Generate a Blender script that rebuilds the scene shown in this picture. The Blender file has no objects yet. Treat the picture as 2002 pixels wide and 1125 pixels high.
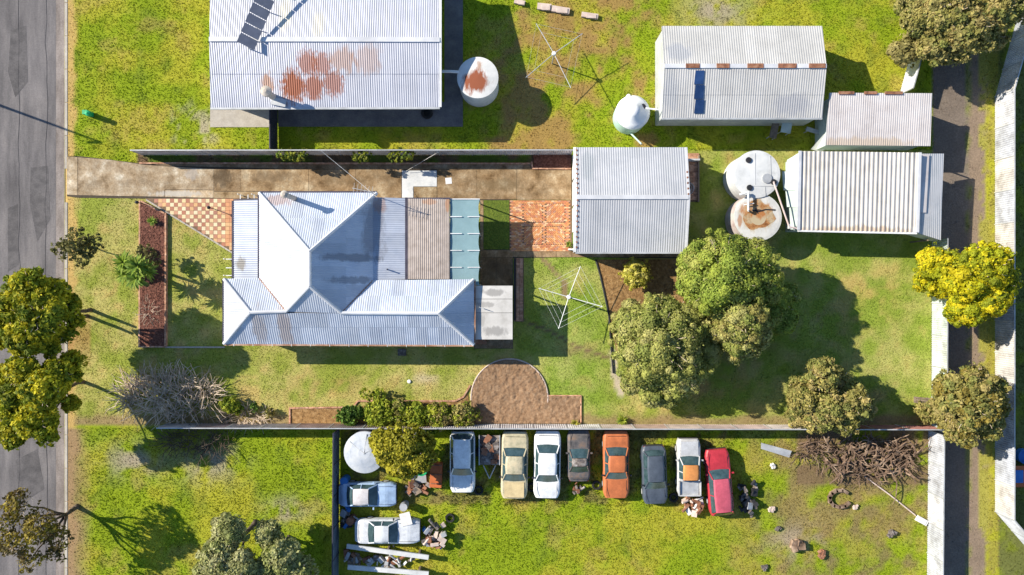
import bpy, math, random
import numpy as np
from mathutils import Vector, Matrix, noise as mnoise

random.seed(7); rng = np.random.default_rng(7)
scene = bpy.context.scene
COL = scene.collection
R = math.radians

# ------------------------------------------------------------------ camera, sky, sun, exposure
H = 49.0            # flying height of the drone in metres
S = 27.0            # photograph pixels per metre on the ground
CX, CY = 1001.0, 562.5
cam_d = bpy.data.cameras.new('camera'); cam = bpy.data.objects.new('camera', cam_d); COL.objects.link(cam)
cam.location = (0, 0, H); cam_d.sensor_width = 36; cam_d.lens = 36 * H / (2002 / S)
cam_d.clip_start = 0.5; cam_d.clip_end = 3000
scene.camera = cam
SUN_EL, SUN_AZ = 30.5, 20.0       # elevation, and angle below the picture's right at which shadows fall
world = bpy.data.worlds.new('World'); scene.world = world; world.use_nodes = True
wn = world.node_tree.nodes; wl = world.node_tree.links
sky = wn.new('ShaderNodeTexSky'); sky.sky_type = 'NISHITA'; sky.sun_disc = False
sky.sun_elevation = R(SUN_EL); sky.sun_rotation = R(290); sky.air_density = 1.0; sky.dust_density = 0.0; sky.ozone_density = 3.0
wn['Background'].inputs['Strength'].default_value = 0.10
wl.new(sky.outputs['Color'], wn['Background'].inputs['Color'])
sun_d = bpy.data.lights.new('sun', 'SUN'); sun_d.energy = 5.0; sun_d.angle = R(0.5); sun_d.color = (1.0, 0.92, 0.78)
sun = bpy.data.objects.new('sun', sun_d); COL.objects.link(sun)
ce = math.cos(R(SUN_EL))
sun.rotation_euler = Vector((math.cos(R(SUN_AZ)) * ce, -math.sin(R(SUN_AZ)) * ce, -math.sin(R(SUN_EL)))).to_track_quat('-Z', 'Y').to_euler()
sun.location = (-40, 15, 40)
vs = scene.view_settings
vs.view_transform = 'Standard'; vs.look = 'None'; vs.gamma = 1; vs.use_curve_mapping = False
vs.exposure = 0.80

# ------------------------------------------------------------------ helpers
def P(px, py, h=0.0):
    """world point at height h that stands at this photograph pixel (camera looks straight down)"""
    f = (H - h) / H
    return Vector(((px - CX) / S * f, (CY - py) / S * f, h))

ORG = {}
class MB:
    def __init__(self): self.v = []; self.f = []; self.c = []; self.cur = None
    def face(self, pts):
        b = len(self.v); self.v += [tuple(p) for p in pts]; self.f.append(tuple(range(b, b + len(pts)))); self.c.append(self.cur)
    def add(self, vs_, fs):
        b = len(self.v); self.v += [tuple(p) for p in vs_]
        for f in fs: self.f.append(tuple(i + b for i in f)); self.c.append(self.cur)
    def box(self, c, s, rz=0.0, tilt=None):
        hx, hy, hz = s[0] / 2, s[1] / 2, s[2] / 2
        M = Matrix.Translation(Vector(c)) @ Matrix.Rotation(rz, 4, 'Z')
        if tilt: M = M @ tilt
        vs_ = [M @ Vector((x, y, z)) for z in (-hz, hz) for x, y in ((-hx, -hy), (hx, -hy), (hx, hy), (-hx, hy))]
        self.add(vs_, [(3, 2, 1, 0), (4, 5, 6, 7), (0, 1, 5, 4), (1, 2, 6, 5), (2, 3, 7, 6), (3, 0, 4, 7)])
        return self
    def prism(self, poly, z0, z1):
        n = len(poly); a = [(p[0], p[1], z0) for p in poly]; b = [(p[0], p[1], z1) for p in poly]
        area = sum(poly[i][0] * poly[(i + 1) % n][1] - poly[(i + 1) % n][0] * poly[i][1] for i in range(n))
        if area < 0: a.reverse(); b.reverse()
        self.add(a + b, [tuple(range(n - 1, -1, -1)), tuple(range(n, 2 * n))] + [(i, (i + 1) % n, n + (i + 1) % n, n + i) for i in range(n)])
        return self
    def tube(self, p0, p1, r0, r1=None, n=8, cap=True):
        p0 = Vector(p0); p1 = Vector(p1); r1 = r0 if r1 is None else r1
        d = (p1 - p0).normalized(); u = d.orthogonal().normalized(); w = d.cross(u)
        vs_ = []
        for p, r in ((p0, r0), (p1, r1)):
            for i in range(n):
                t = 2 * math.pi * i / n; vs_.append(p + (u * math.cos(t) + w * math.sin(t)) * r)
        fs = [(i, (i + 1) % n, n + (i + 1) % n, n + i) for i in range(n)]
        if cap: fs += [tuple(range(n - 1, -1, -1)), tuple(range(n, 2 * n))]
        self.add(vs_, fs); return self
    def path(self, pts, r0, r1=None, n=5):
        r1 = r0 if r1 is None else r1; k = len(pts) - 1
        for i in range(k): self.tube(pts[i], pts[i + 1], r0 + (r1 - r0) * i / k, r0 + (r1 - r0) * (i + 1) / k, n, cap=(i in (0, k - 1)))
        return self
    def lathe(self, c, prof, n=40, close=True):
        vs_ = []; c = Vector(c)
        for r, z in prof:
            for i in range(n):
                t = 2 * math.pi * i / n; vs_.append((c.x + r * math.cos(t), c.y + r * math.sin(t), c.z + z))
        fs = []
        for k in range(len(prof) - 1):
            for i in range(n): fs.append((k * n + i, k * n + (i + 1) % n, (k + 1) * n + (i + 1) % n, (k + 1) * n + i))
        if close: fs += [tuple(range(n - 1, -1, -1)), tuple(range((len(prof) - 1) * n, len(prof) * n))]
        self.add(vs_, fs); return self
    def mesh(self, name):
        me = bpy.data.meshes.new(name); me.from_pydata(self.v, [], self.f)
        if any(c is not None for c in self.c):
            at = me.color_attributes.new('Col', 'FLOAT_COLOR', 'CORNER')
            arr = []
            for f, c in zip(self.f, self.c):
                c = c or (1, 1, 1); arr += [c[0], c[1], c[2], 1.0] * len(f)
            at.data.foreach_set('color', arr)
        return me
    def build(self, name, m, parent=None, origin=None, smooth=False):
        me = self.mesh(name)
        o = bpy.data.objects.new(name, me); COL.objects.link(o)
        if parent is not None:
            off = ORG[parent]; o.parent = parent
        else:
            off = Vector(origin) if origin is not None else Vector((0, 0, 0)); o.location = off
        ORG[o] = Vector(off)
        me.transform(Matrix.Translation(-off)); me.materials.append(m)
        if smooth: me.polygons.foreach_set('use_smooth', [True] * len(me.polygons))
        me.update(); return o

def np_obj(name, V, F, m, parent=None, origin=None, col=None, nper=4):
    """V (n,3), F (k,nper) numpy -> object; col per-vertex (n,3)"""
    off = np.array(ORG[parent] if parent is not None else (origin if origin is not None else (0, 0, 0)), dtype=float)
    V = V - off
    me = bpy.data.meshes.new(name); me.vertices.add(len(V)); me.vertices.foreach_set('co', V.astype(np.float32).ravel())
    k = len(F); me.loops.add(k * nper); me.loops.foreach_set('vertex_index', F.astype(np.int32).ravel())
    me.polygons.add(k); me.polygons.foreach_set('loop_start', np.arange(0, k * nper, nper, dtype=np.int32))
    me.polygons.foreach_set('loop_total', np.full(k, nper, dtype=np.int32))
    if col is not None:
        at = me.color_attributes.new('Col', 'FLOAT_COLOR', 'POINT')
        at.data.foreach_set('color', np.concatenate([col, np.ones((len(col), 1))], 1).astype(np.float32).ravel())
    me.update(calc_edges=True); me.materials.append(m)
    o = bpy.data.objects.new(name, me); COL.objects.link(o)
    if parent is not None: o.parent = parent
    else: o.location = off
    ORG[o] = Vector(off); return o

def tag(o, label, cat, group=None):
    o['label'] = label; o['category'] = cat
    if group: o['group'] = group
    return o
def thing(name, label, cat, loc, group=None):
    o = bpy.data.objects.new(name, None); COL.objects.link(o); o.location = loc; o.empty_display_size = 0.3
    ORG[o] = Vector(loc); return tag(o, label, cat, group)
def struct(o): o['kind'] = 'structure'; return o
def inst(name, me, parent, loc, rz=0.0, color=None, scale=(1, 1, 1)):
    o = bpy.data.objects.new(name, me); COL.objects.link(o); o.parent = parent
    o.location = Vector(loc) - ORG[parent]; o.rotation_euler = (0, 0, rz); o.scale = scale
    if color: o.color = (*color, 1)
    ORG[o] = Vector(loc); return o

def pm(name, cols, scale=2.0, rough=0.8, bump=0.0, bscale=20.0, metal=0.0, objcol=False, objrand=0.0, attr=False,
       spots=(), big=0.18, bigscale=0.25, spec=0.3, stretch=None, alpha=None, trans=None, speck=0.0):
    m = bpy.data.materials.new(name); m.use_nodes = True
    nt = m.node_tree; N = nt.nodes; L = nt.links; b = N['Principled BSDF']
    geo = N.new('ShaderNodeNewGeometry'); pos = geo.outputs['Position']
    def noise_n(sc, det=6, rg=0.6, vec=None):
        n = N.new('ShaderNodeTexNoise'); n.inputs['Scale'].default_value = sc; n.inputs['Detail'].default_value = det
        n.inputs['Roughness'].default_value = rg; L.new(vec or pos, n.inputs['Vector']); return n.outputs['Fac']
    vec = pos
    if stretch:
        mp = N.new('ShaderNodeMapping'); mp.inputs['Scale'].default_value = stretch; L.new(pos, mp.inputs['Vector']); vec = mp.outputs['Vector']
    ramp = N.new('ShaderNodeValToRGB'); el = ramp.color_ramp.elements
    k = len(cols)
    el[0].position = 0.32; el[0].color = (*cols[0], 1); el[1].position = 0.68; el[1].color = (*cols[-1], 1)
    for i in range(1, k - 1):
        e = el.new(0.32 + 0.36 * i / (k - 1)); e.color = (*cols[i], 1)
    L.new(noise_n(scale, 7, 0.65, vec), ramp.inputs['Fac']); c = ramp.outputs['Color']
    def mult(c, val=None, colr=None):
        x = N.new('ShaderNodeMix'); x.data_type = 'RGBA'; x.blend_type = 'MULTIPLY'; x.inputs['Factor'].default_value = 1
        L.new(c, x.inputs['A'])
        if colr is not None: L.new(colr, x.inputs['B'])
        else:
            cc = N.new('ShaderNodeCombineColor')
            for q in range(3): L.new(val, cc.inputs[q])
            L.new(cc.outputs[0], x.inputs['B'])
        return x.outputs['Result']
    def mrange(v, a, b_, lo, hi):
        x = N.new('ShaderNodeMapRange'); x.inputs['From Min'].default_value = a; x.inputs['From Max'].default_value = b_
        x.inputs['To Min'].default_value = lo; x.inputs['To Max'].default_value = hi; L.new(v, x.inputs['Value']); return x.outputs['Result']
    if objcol or objrand:
        oi = N.new('ShaderNodeObjectInfo')
        if objcol: c = mult(c, colr=oi.outputs['Color'])
        if objrand: c = mult(c, val=mrange(oi.outputs['Random'], 0, 1, 1 - objrand, 1 + objrand * 0.6))
    if attr:
        a = N.new('ShaderNodeVertexColor'); a.layer_name = 'Col'; c = mult(c, colr=a.outputs['Color'])
    if big: c = mult(c, val=mrange(noise_n(bigscale, 4), 0.3, 0.7, 1 - big, 1 + big))
    if speck: c = mult(c, val=mrange(noise_n(9.0, 3), 0.35, 0.65, 1 - speck, 1 + speck))
    for (sx, sy, rx, ry, sc, st, nsc) in spots:
        mp = N.new('ShaderNodeMapping'); mp.vector_type = 'POINT'
        mp.inputs['Location'].default_value = (-sx / rx, -sy / ry, 0); mp.inputs['Scale'].default_value = (1 / rx, 1 / ry, 0)
        L.new(pos, mp.inputs['Vector'])
        ln = N.new('ShaderNodeVectorMath'); ln.operation = 'LENGTH'; L.new(mp.outputs['Vector'], ln.inputs[0])
        ad = N.new('ShaderNodeMath'); ad.operation = 'MULTIPLY_ADD'; ms = N.new('ShaderNodeMapping'); ms.inputs['Scale'].default_value = (1.5, .55, 1); L.new(pos, ms.inputs['Vector']); L.new(noise_n(nsc, 6, 0.7, ms.outputs['Vector']), ad.inputs[0]); ad.inputs[1].default_value = 2.0
        L.new(ln.outputs['Value'], ad.inputs[2])
        fac = mrange(ad.outputs[0], 1.6, 2.0, st, 0.0)
        x = N.new('ShaderNodeMix'); x.data_type = 'RGBA'; L.new(fac, x.inputs['Factor']); L.new(c, x.inputs['A']); x.inputs['B'].default_value = (*sc, 1); c = x.outputs['Result']
    L.new(c, b.inputs['Base Color'])
    b.inputs['Roughness'].default_value = rough; b.inputs['Metallic'].default_value = metal; b.inputs['Specular IOR Level'].default_value = spec
    if alpha is not None: b.inputs['Alpha'].default_value = alpha
    if bump:
        bp = N.new('ShaderNodeBump'); bp.inputs['Strength'].default_value = 1.0; bp.inputs['Distance'].default_value = bump
        L.new(noise_n(bscale, 6, 0.7), bp.inputs['Height']); L.new(bp.outputs['Normal'], b.inputs['Normal'])
    if trans:
        t = N.new('ShaderNodeBsdfTranslucent'); L.new(c, t.inputs['Color']); mx = N.new('ShaderNodeMixShader'); mx.inputs[0].default_value = trans
        L.new(b.outputs[0], mx.inputs[1]); L.new(t.outputs[0], mx.inputs[2]); L.new(mx.outputs[0], N['Material Output'].inputs['Surface'])
    return m

def spot(px, py, rx, ry, c, st=0.9, nsc=1.5, h=0):
    p = P(px, py, h); return (p.x, p.y, rx / S, ry / S, c, st, nsc)

RUST = (0.28, 0.085, 0.04); RUST2 = (0.36, 0.17, 0.08)
M = {}
M['ground'] = pm('ground_grass', [(0.82, 0.82, 0.80), (1.0, 1.0, 1.0), (1.2, 1.18, 1.15)], scale=7, rough=0.95, bump=0.035, bscale=14, attr=True, big=0.08, bigscale=0.4, spec=0.1, speck=0.10)
M['tuft'] = pm('grass_blade', [(0.85, 0.85, 0.85), (1.15, 1.15, 1.1)], scale=2, rough=0.9, attr=True, big=0.05, spec=0.1, trans=0.4)
M['leaf'] = pm('leaf', [(0.8, 0.82, 0.8), (1.2, 1.18, 1.15)], scale=1.5, rough=0.7, attr=True, big=0.08, spec=0.25, trans=0.30)
M['bark'] = pm('bark', [(0.07, 0.05, 0.035), (0.16, 0.12, 0.09)], scale=8, rough=0.95, bump=0.02)
M['twig'] = pm('dry_twig', [(0.44, 0.34, 0.24), (0.68, 0.56, 0.44)], scale=3, rough=0.9, big=0.3, bigscale=0.8)
M['asphalt'] = pm('asphalt', [(0.10, 0.092, 0.094), (0.15, 0.138, 0.138), (0.215, 0.195, 0.19)], scale=0.7, rough=0.95, bump=0.015, bscale=40, stretch=(1.5, 0.25, 1), big=0.15, speck=0.10)
M['concrete'] = pm('pale_concrete', [(0.36, 0.32, 0.27), (0.48, 0.44, 0.38)], scale=1.5, rough=0.9, bump=0.01, bscale=30, objrand=0.08, speck=0.06)
M['drive'] = pm('weathered_concrete', [(0.12, 0.075, 0.035), (0.245, 0.17, 0.095), (0.32, 0.24, 0.15), (0.46, 0.39, 0.28)], scale=0.9, rough=0.92, bump=0.015, bscale=25, objcol=True, big=0.28, bigscale=0.7, speck=0.16, spots=[spot(435, 348, 22, 22, (0.07, 0.05, 0.03), .6, 3), spot(530, 345, 60, 12, (0.14, 0.10, 0.06), .5, 3), spot(350, 379, 60, 7, (0.50, 0.47, 0.42), .7, 2.5), spot(375, 340, 16, 14, (0.42, 0.40, 0.38), .5, 2.5), spot(670, 352, 50, 12, (0.15, 0.10, 0.05), .5, 3), spot(980, 362, 50, 14, (0.14, 0.10, 0.05), .5, 3), spot(970, 530, 30, 22, (0.10, 0.07, 0.04), .5, 2.5)])
M['whiteslab'] = pm('white_concrete', [(0.50, 0.52, 0.54), (0.60, 0.61, 0.62), (0.64, 0.64, 0.64)], scale=1.5, rough=0.9, speck=.05)
M['shadecon'] = pm('eave_shade_concrete', [(0.10, 0.10, 0.11), (0.17, 0.165, 0.165)], scale=1.2, rough=0.9, speck=.1)  # dark concrete, the northern house's eave shadow put into its colour
M['channel'] = pm('dusty_channel', [(0.15, 0.125, 0.11), (0.23, 0.195, 0.175), (0.30, 0.26, 0.24)], scale=1.2, rough=0.95, stretch=(1.5, .4, 1), speck=.12)
M['tar'] = pm('tar_patch', [(0.075, 0.07, 0.072), (0.125, 0.115, 0.115)], scale=2, rough=0.9, speck=.12)
M['joint'] = pm('dark_joint', [(0.05, 0.04, 0.03), (0.09, 0.07, 0.05)], scale=4, rough=0.95)
M['tile'] = pm('patio_tile', [(0.85, 0.85, 0.85), (1.12, 1.12, 1.1)], scale=3, rough=0.6, objcol=True, big=0.12)
M['brick'] = pm('edging_brick', [(0.32, 0.15, 0.09), (0.5, 0.27, 0.17), (0.58, 0.38, 0.27)], scale=4, rough=0.9, objrand=0.3, bump=0.01)
M['paver'] = pm('paving_brick', [(0.8, 0.8, 0.8), (1.2, 1.15, 1.1)], scale=6, rough=0.85, attr=True, big=0.15, bump=0.006, bscale=40)
M['sand'] = pm('joint_sand', [(0.14, 0.09, 0.055), (0.24, 0.16, 0.10)], scale=6, rough=0.95)
M['mulch'] = pm('red_mulch', [(0.075, 0.03, 0.02), (0.15, 0.058, 0.04), (0.25, 0.115, 0.08)], scale=6, rough=0.95, bump=0.06, bscale=14, speck=0.25)
M['soil'] = pm('tilled_soil', [(0.20, 0.115, 0.062), (0.285, 0.175, 0.10), (0.36, 0.24, 0.15)], scale=5, rough=0.95, bump=0.04, bscale=10, speck=0.12)
M['bark_bed'] = pm('brown_bark_mulch', [(0.14, 0.075, 0.03), (0.27, 0.155, 0.06), (0.37, 0.235, 0.11)], scale=4, rough=0.95, bump=0.05, bscale=12, speck=0.2)
M['gravel'] = pm('lane_gravel', [(0.12, 0.09, 0.065), (0.21, 0.165, 0.125), (0.28, 0.22, 0.17)], scale=2, rough=0.95, bump=0.03, bscale=15, stretch=(1.5, 0.3, 1), speck=0.12)
galv = dict(scale=0.8, rough=0.38, metal=0.15, spec=0.5)
M['galv'] = pm('galvanised_roofing', [(0.42, 0.46, 0.55), (0.485, 0.52, 0.60), (0.53, 0.56, 0.63)], objrand=0.15, big=0.12, stretch=(1.2, 1.2, 1), **galv,
   spots=[spot(545, 392, 30, 14, RUST2, .5, 2, 3), spot(730, 450, 24, 60, (0.22, 0.22, 0.25), .7, 1.2, 3), spot(690, 505, 55, 8, (0.2, 0.21, 0.24), .8, 1.2, 3), spot(690, 548, 45, 9, (0.2, 0.21, 0.24), .7, 1.2, 3),
          spot(560, 640, 16, 45, (0.36, 0.30, 0.28), .8, 1.5, 3), spot(510, 640, 14, 40, (0.33, 0.29, 0.28), .7, 1.5, 3), spot(535, 515, 20, 10, (0.42, 0.44, 0.48), .9, 0.8, 4), spot(590, 515, 22, 10, (0.42, 0.44, 0.48), .9, 0.8, 4),
          spot(463, 605, 20, 14, (0.40, 0.42, 0.46), .9, 1.0, 3), spot(470, 515, 12, 16, (0.22, 0.2, 0.17), .9, 1.6, 2.6), spot(743, 400, 14, 20, RUST2, .5, 2, 2.6)])
M['galv_n'] = pm('rust_patched_roofing', [(0.43, 0.44, 0.50), (0.47, 0.48, 0.54), (0.51, 0.515, 0.57)], objrand=0.07, big=0.08, **galv,
   spots=[spot(574, 170, 26, 34, RUST, 1, 4, 3.0), spot(614, 172, 22, 26, RUST, .9, 5, 3.0), spot(652, 165, 24, 26, RUST, .8, 5, 3.0), spot(604, 125, 22, 26, RUST, .8, 6, 3.2), spot(630, 128, 22, 24, RUST, .75, 6, 3.2),
          spot(672, 120, 26, 26, RUST2, .55, 2.2, 3.2), spot(720, 120, 30, 30, RUST2, .4, 2.2, 3.2), spot(525, 165, 14, 22, RUST2, .8, 1.6, 3), spot(560, 30, 14, 36, (0.62, 0.58, 0.48), .8, .5, 3.2), spot(625, 50, 14, 30, (0.62, 0.58, 0.48), .8, .5, 3.2)])
M['zinc'] = pm('pale_steel_roofing', [(0.42, 0.43, 0.455), (0.48, 0.485, 0.505), (0.52, 0.52, 0.54)], objrand=0.05, big=0.07, **galv,
   spots=[spot(1150, 320, 14, 36, (0.36, 0.38, 0.40), .8, 0.8, 2.8), spot(1240, 300, 40, 12, (0.42, 0.43, 0.45), .6, 1.2, 2.8), spot(1315, 325, 30, 20, (0.44, 0.45, 0.46), .5, 1.4, 2.8)])
M['white_n'] = pm('off_white_roofing', [(0.47, 0.455, 0.435), (0.53, 0.515, 0.49), (0.57, 0.55, 0.53)], objrand=0.06, big=0.07, **galv,
   spots=[spot(1325, 105, 26, 20, (0.36, 0.37, 0.40), .7, 1.1, 3), spot(1310, 180, 20, 40, (0.40, 0.41, 0.43), .6, 1.0, 3), spot(1545, 205, 40, 22, (0.38, 0.38, 0.40), .7, 1.6, 3)])
M['pinkish'] = pm('pinkish_white_roofing', [(0.54, 0.49, 0.47), (0.62, 0.57, 0.55), (0.66, 0.62, 0.60)], objrand=0.06, big=0.06, **galv, spots=[spot(1700, 280, 100, 14, (0.50, 0.38, 0.26), .6, 1.4, 2.6)])
M['cream_rib'] = pm('cream_rib_roofing', [(0.50, 0.46, 0.41), (0.60, 0.56, 0.51), (0.66, 0.62, 0.57)], objrand=0.08, big=0.08, **galv, spots=[spot(1680, 452, 120, 12, (0.42, 0.30, 0.2), .7, 1.6, 3)])
M['poly'] = pm('faded_polycarbonate_roofing', [(0.30, 0.245, 0.215), (0.37, 0.31, 0.275), (0.42, 0.355, 0.32)], scale=2, rough=0.5, objrand=0.2, big=0.1, spots=[spot(875, 398, 6, 14, RUST2, .8, 2, 2.6), spot(840, 395, 20, 6, RUST2, .6, 2, 2.6)])
M['under'] = pm('roof_underlay', [(0.40, 0.40, 0.42), (0.48, 0.48, 0.50)], rough=0.7)
M['cap'] = pm('pale_ridge_capping', [(0.56, 0.57, 0.60), (0.66, 0.66, 0.68)], rough=0.45, metal=0.1)
M['gutter_rust'] = pm('rusty_gutter', [(0.20, 0.09, 0.055), (0.36, 0.20, 0.13), (0.45, 0.36, 0.30)], scale=2, rough=0.8)
M['gutter_dark'] = pm('dark_gutter', [(0.03, 0.03, 0.05), (0.07, 0.06, 0.09)], rough=0.6)
M['white'] = pm('white_paint', [(0.66, 0.66, 0.66), (0.78, 0.78, 0.78)], rough=0.5)
M['whitebit'] = pm('chalky_white', [(0.55, 0.53, 0.50), (0.75, 0.73, 0.70)], scale=3, rough=0.9)
M['weather'] = pm('weatherboard_wall', [(0.50, 0.48, 0.44), (0.60, 0.58, 0.54)], rough=0.8)
M['shedwall'] = pm('shed_wall_steel', [(0.44, 0.46, 0.47), (0.54, 0.56, 0.57)], rough=0.5, metal=0.1)
M['greenwall'] = pm('pale_green_sheeting', [(0.42, 0.50, 0.47), (0.54, 0.61, 0.58)], rough=0.6, objrand=0.1)
M['shade'] = pm('teal_shade_cloth', [(0.27, 0.42, 0.46), (0.32, 0.48, 0.52)], scale=1.5, rough=0.85, big=0.06, trans=0.3)
M['flatroof'] = pm('stained_flat_sheet', [(0.46, 0.44, 0.41), (0.57, 0.55, 0.52), (0.60, 0.58, 0.55)], scale=1.2, rough=0.8, objrand=0.05, spots=[spot(965, 572, 26, 7, (0.22, 0.21, 0.20), .7, 2.2, 2.5), spot(950, 596, 24, 6, (0.25, 0.24, 0.23), .6, 2.4, 2.5), spot(970, 648, 28, 10, (0.22, 0.21, 0.2), .7, 2.2, 2.5), spot(940, 625, 10, 14, (0.25, 0.24, 0.22), .5, 2.2, 2.5)])
M['fence'] = pm('fence_steel', [(0.72, 0.70, 0.68), (0.98, 0.98, 0.98), (1.1, 1.1, 1.1)], scale=1.2, rough=0.6, objcol=True, metal=0.05, big=0.22, bigscale=.6, speck=.08)
M['timber'] = pm('grey_timber', [(0.16, 0.12, 0.09), (0.30, 0.23, 0.17)], scale=3, rough=0.9, objrand=0.2)
M['oldwood'] = pm('weathered_wood', [(0.07, 0.045, 0.03), (0.19, 0.125, 0.085), (0.38, 0.28, 0.20)], scale=1.6, rough=0.95, big=.3, bigscale=1.0)
M['black'] = pm('black_plastic', [(0.02, 0.02, 0.022), (0.035, 0.035, 0.04)], rough=0.5)
M['steel'] = pm('dull_steel', [(0.40, 0.41, 0.42), (0.56, 0.57, 0.58)], rough=0.45, metal=0.3)
M['flue'] = pm('flue_clay', [(0.40, 0.34, 0.28), (0.54, 0.48, 0.42)], rough=0.8)
M['tankwhite'] = pm('limewashed_concrete', [(0.50, 0.51, 0.51), (0.60, 0.61, 0.61), (0.66, 0.66, 0.65)], scale=1.6, rough=0.85, objrand=0.06, bump=0.004)
M['tankrust'] = pm('rusting_tank_lid', [(0.55, 0.55, 0.53), (0.66, 0.65, 0.62)], scale=2, rough=0.8,
   spots=[spot(1480, 422, 36, 33, (0.42, 0.34, 0.22), 1, 1.2, 2.2), spot(1478, 412, 32, 17, (0.36, 0.15, 0.05), 1, 1.6, 2.2), spot(1492, 411, 24, 4, (0.03, 0.015, 0.01), .9, 3, 2.2), spot(1442, 432, 5, 14, RUST2, .8, 2, 1.8)])
M['rustlid'] = pm('orange_rust', [(0.20, 0.075, 0.025), (0.40, 0.19, 0.07), (0.44, 0.33, 0.20), (0.50, 0.44, 0.32)], scale=1.3, rough=.9, speck=.15)
M['bluegrey'] = pm('blue_grey_steel', [(0.32, 0.36, 0.42), (0.44, 0.47, 0.52), (0.52, 0.54, 0.56)], scale=1.5, rough=.6)
M['tankpink'] = pm('pink_stained_tank_side', [(0.36, 0.26, 0.25), (0.50, 0.42, 0.40), (0.56, 0.53, 0.50)], scale=1.2, rough=0.85)
M['tanklid_n'] = pm('rust_centred_lid', [(0.60, 0.60, 0.58), (0.68, 0.67, 0.65)], scale=2, rough=0.8, spots=[spot(930, 162, 30, 26, RUST, 1, 1.4, 2.3), spot(938, 130, 6, 12, RUST2, .7, 2, 2.3)])
M['polytank'] = pm('white_plastic_tank', [(0.70, 0.71, 0.72), (0.76, 0.77, 0.78)], rough=0.4)
M['aqua'] = pm('pale_aqua_plastic', [(0.36, 0.52, 0.47), (0.44, 0.60, 0.55)], rough=0.5)
M['pinkpipe'] = pm('sun_faded_pipe', [(0.60, 0.44, 0.40), (0.70, 0.58, 0.54)], rough=0.5)
M['solar'] = pm('solar_cell', [(0.20, 0.20, 0.24), (0.25, 0.25, 0.29)], rough=0.25, spec=0.6, objrand=0.1)  # grey of the reflected sky put into the dark panels' colour
M['solarblue'] = pm('dark_blue_panel', [(0.012, 0.035, 0.11), (0.025, 0.06, 0.16)], rough=0.2, spec=0.6, objrand=0.2)
M['glass'] = pm('car_glass', [(0.02, 0.045, 0.05), (0.06, 0.10, 0.11)], scale=3, rough=0.12, spec=0.7)
M['tyre'] = pm('tyre_rubber', [(0.015, 0.015, 0.015), (0.03, 0.03, 0.03)], rough=0.9)
M['lamp'] = pm('lamp_lens', [(0.55, 0.55, 0.5), (0.7, 0.7, 0.66)], rough=0.2, spec=0.6)
M['taillamp'] = pm('red_lens', [(0.25, 0.02, 0.015), (0.32, 0.03, 0.02)], rough=0.25, spec=0.6)
M['rustmetal'] = pm('rusted_metal', [(0.10, 0.05, 0.035), (0.26, 0.11, 0.06), (0.34, 0.2, 0.13)], scale=3, rough=0.9, objrand=0.2)
M['junk'] = pm('mixed_scrap', [(0.05, 0.05, 0.06), (0.16, 0.13, 0.11), (0.36, 0.34, 0.33)], scale=4, rough=0.7, objrand=0.3)
M['orange'] = pm('orange_paint', [(0.42, 0.10, 0.03), (0.52, 0.15, 0.05)], scale=3, rough=0.7)
M['green'] = pm('green_plastic', [(0.01, 0.30, 0.11), (0.02, 0.38, 0.16)], rough=0.5)
M['blue'] = pm('blue_plastic', [(0.03, 0.14, 0.42), (0.05, 0.2, 0.5)], rough=0.5)
M['paleboard'] = pm('pale_timber_offcut', [(0.52, 0.40, 0.34), (0.66, 0.55, 0.48)], scale=3, rough=0.9)

# ------------------------------------------------------------------ ground: colour and grass zones (ground-plane photograph pixels)
def inpoly(X, Y, poly):
    r = np.zeros(X.shape, bool); n = len(poly); j = n - 1
    for i in range(n):
        xi, yi = poly[i]; xj, yj = poly[j]
        c = ((yi > Y) != (yj > Y)) & (X < (xj - xi) * (Y - yi) / ((yj - yi) if yj != yi else 1e-9) + xi)
        r ^= c; j = i
    return r
def rect(a, b, c, d): return [(a, b), (c, b), (c, d), (a, d)]
_nt = rng.random((8, 256, 256))
def vn(X, Y, sc, k=0):
    """smooth value noise in pixel space, feature size sc"""
    out = np.zeros(X.shape); amp = 0.5; tot = 0
    for o in range(4):
        u = X / sc * 2 ** o + 37 * k + 11 * o; v = Y / sc * 2 ** o + 17 * k + 5 * o
        i = np.floor(u).astype(int); j = np.floor(v).astype(int); fu = u - i; fv = v - j
        fu = fu * fu * (3 - 2 * fu); fv = fv * fv * (3 - 2 * fv); T = _nt[k % 8]
        g = lambda a, b: T[a & 255, b & 255]
        out += amp * ((g(i, j) * (1 - fu) + g(i + 1, j) * fu) * (1 - fv) + (g(i, j + 1) * (1 - fu) + g(i + 1, j + 1) * fu) * fv); tot += amp; amp *= 0.55
    return out / tot
A = lambda *c: np.array(c)
G_LUSH = A(0.225, 0.295, 0.014); G_YEL = A(0.34, 0.335, 0.03); G_LOT = A(0.25, 0.29, 0.045); G_LOTY = A(0.42, 0.375, 0.125)
G_DARK = A(0.10, 0.15, 0.022); DRY = A(0.50, 0.33, 0.12); DIRT = A(0.22, 0.145, 0.085); ORG_D = A(0.30, 0.17, 0.07); PALE = A(0.46, 0.38, 0.29)
def sstep(v, a, b): t = np.clip((v - a) / (b - a), 0, 1); return t * t * (3 - 2 * t)
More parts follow.
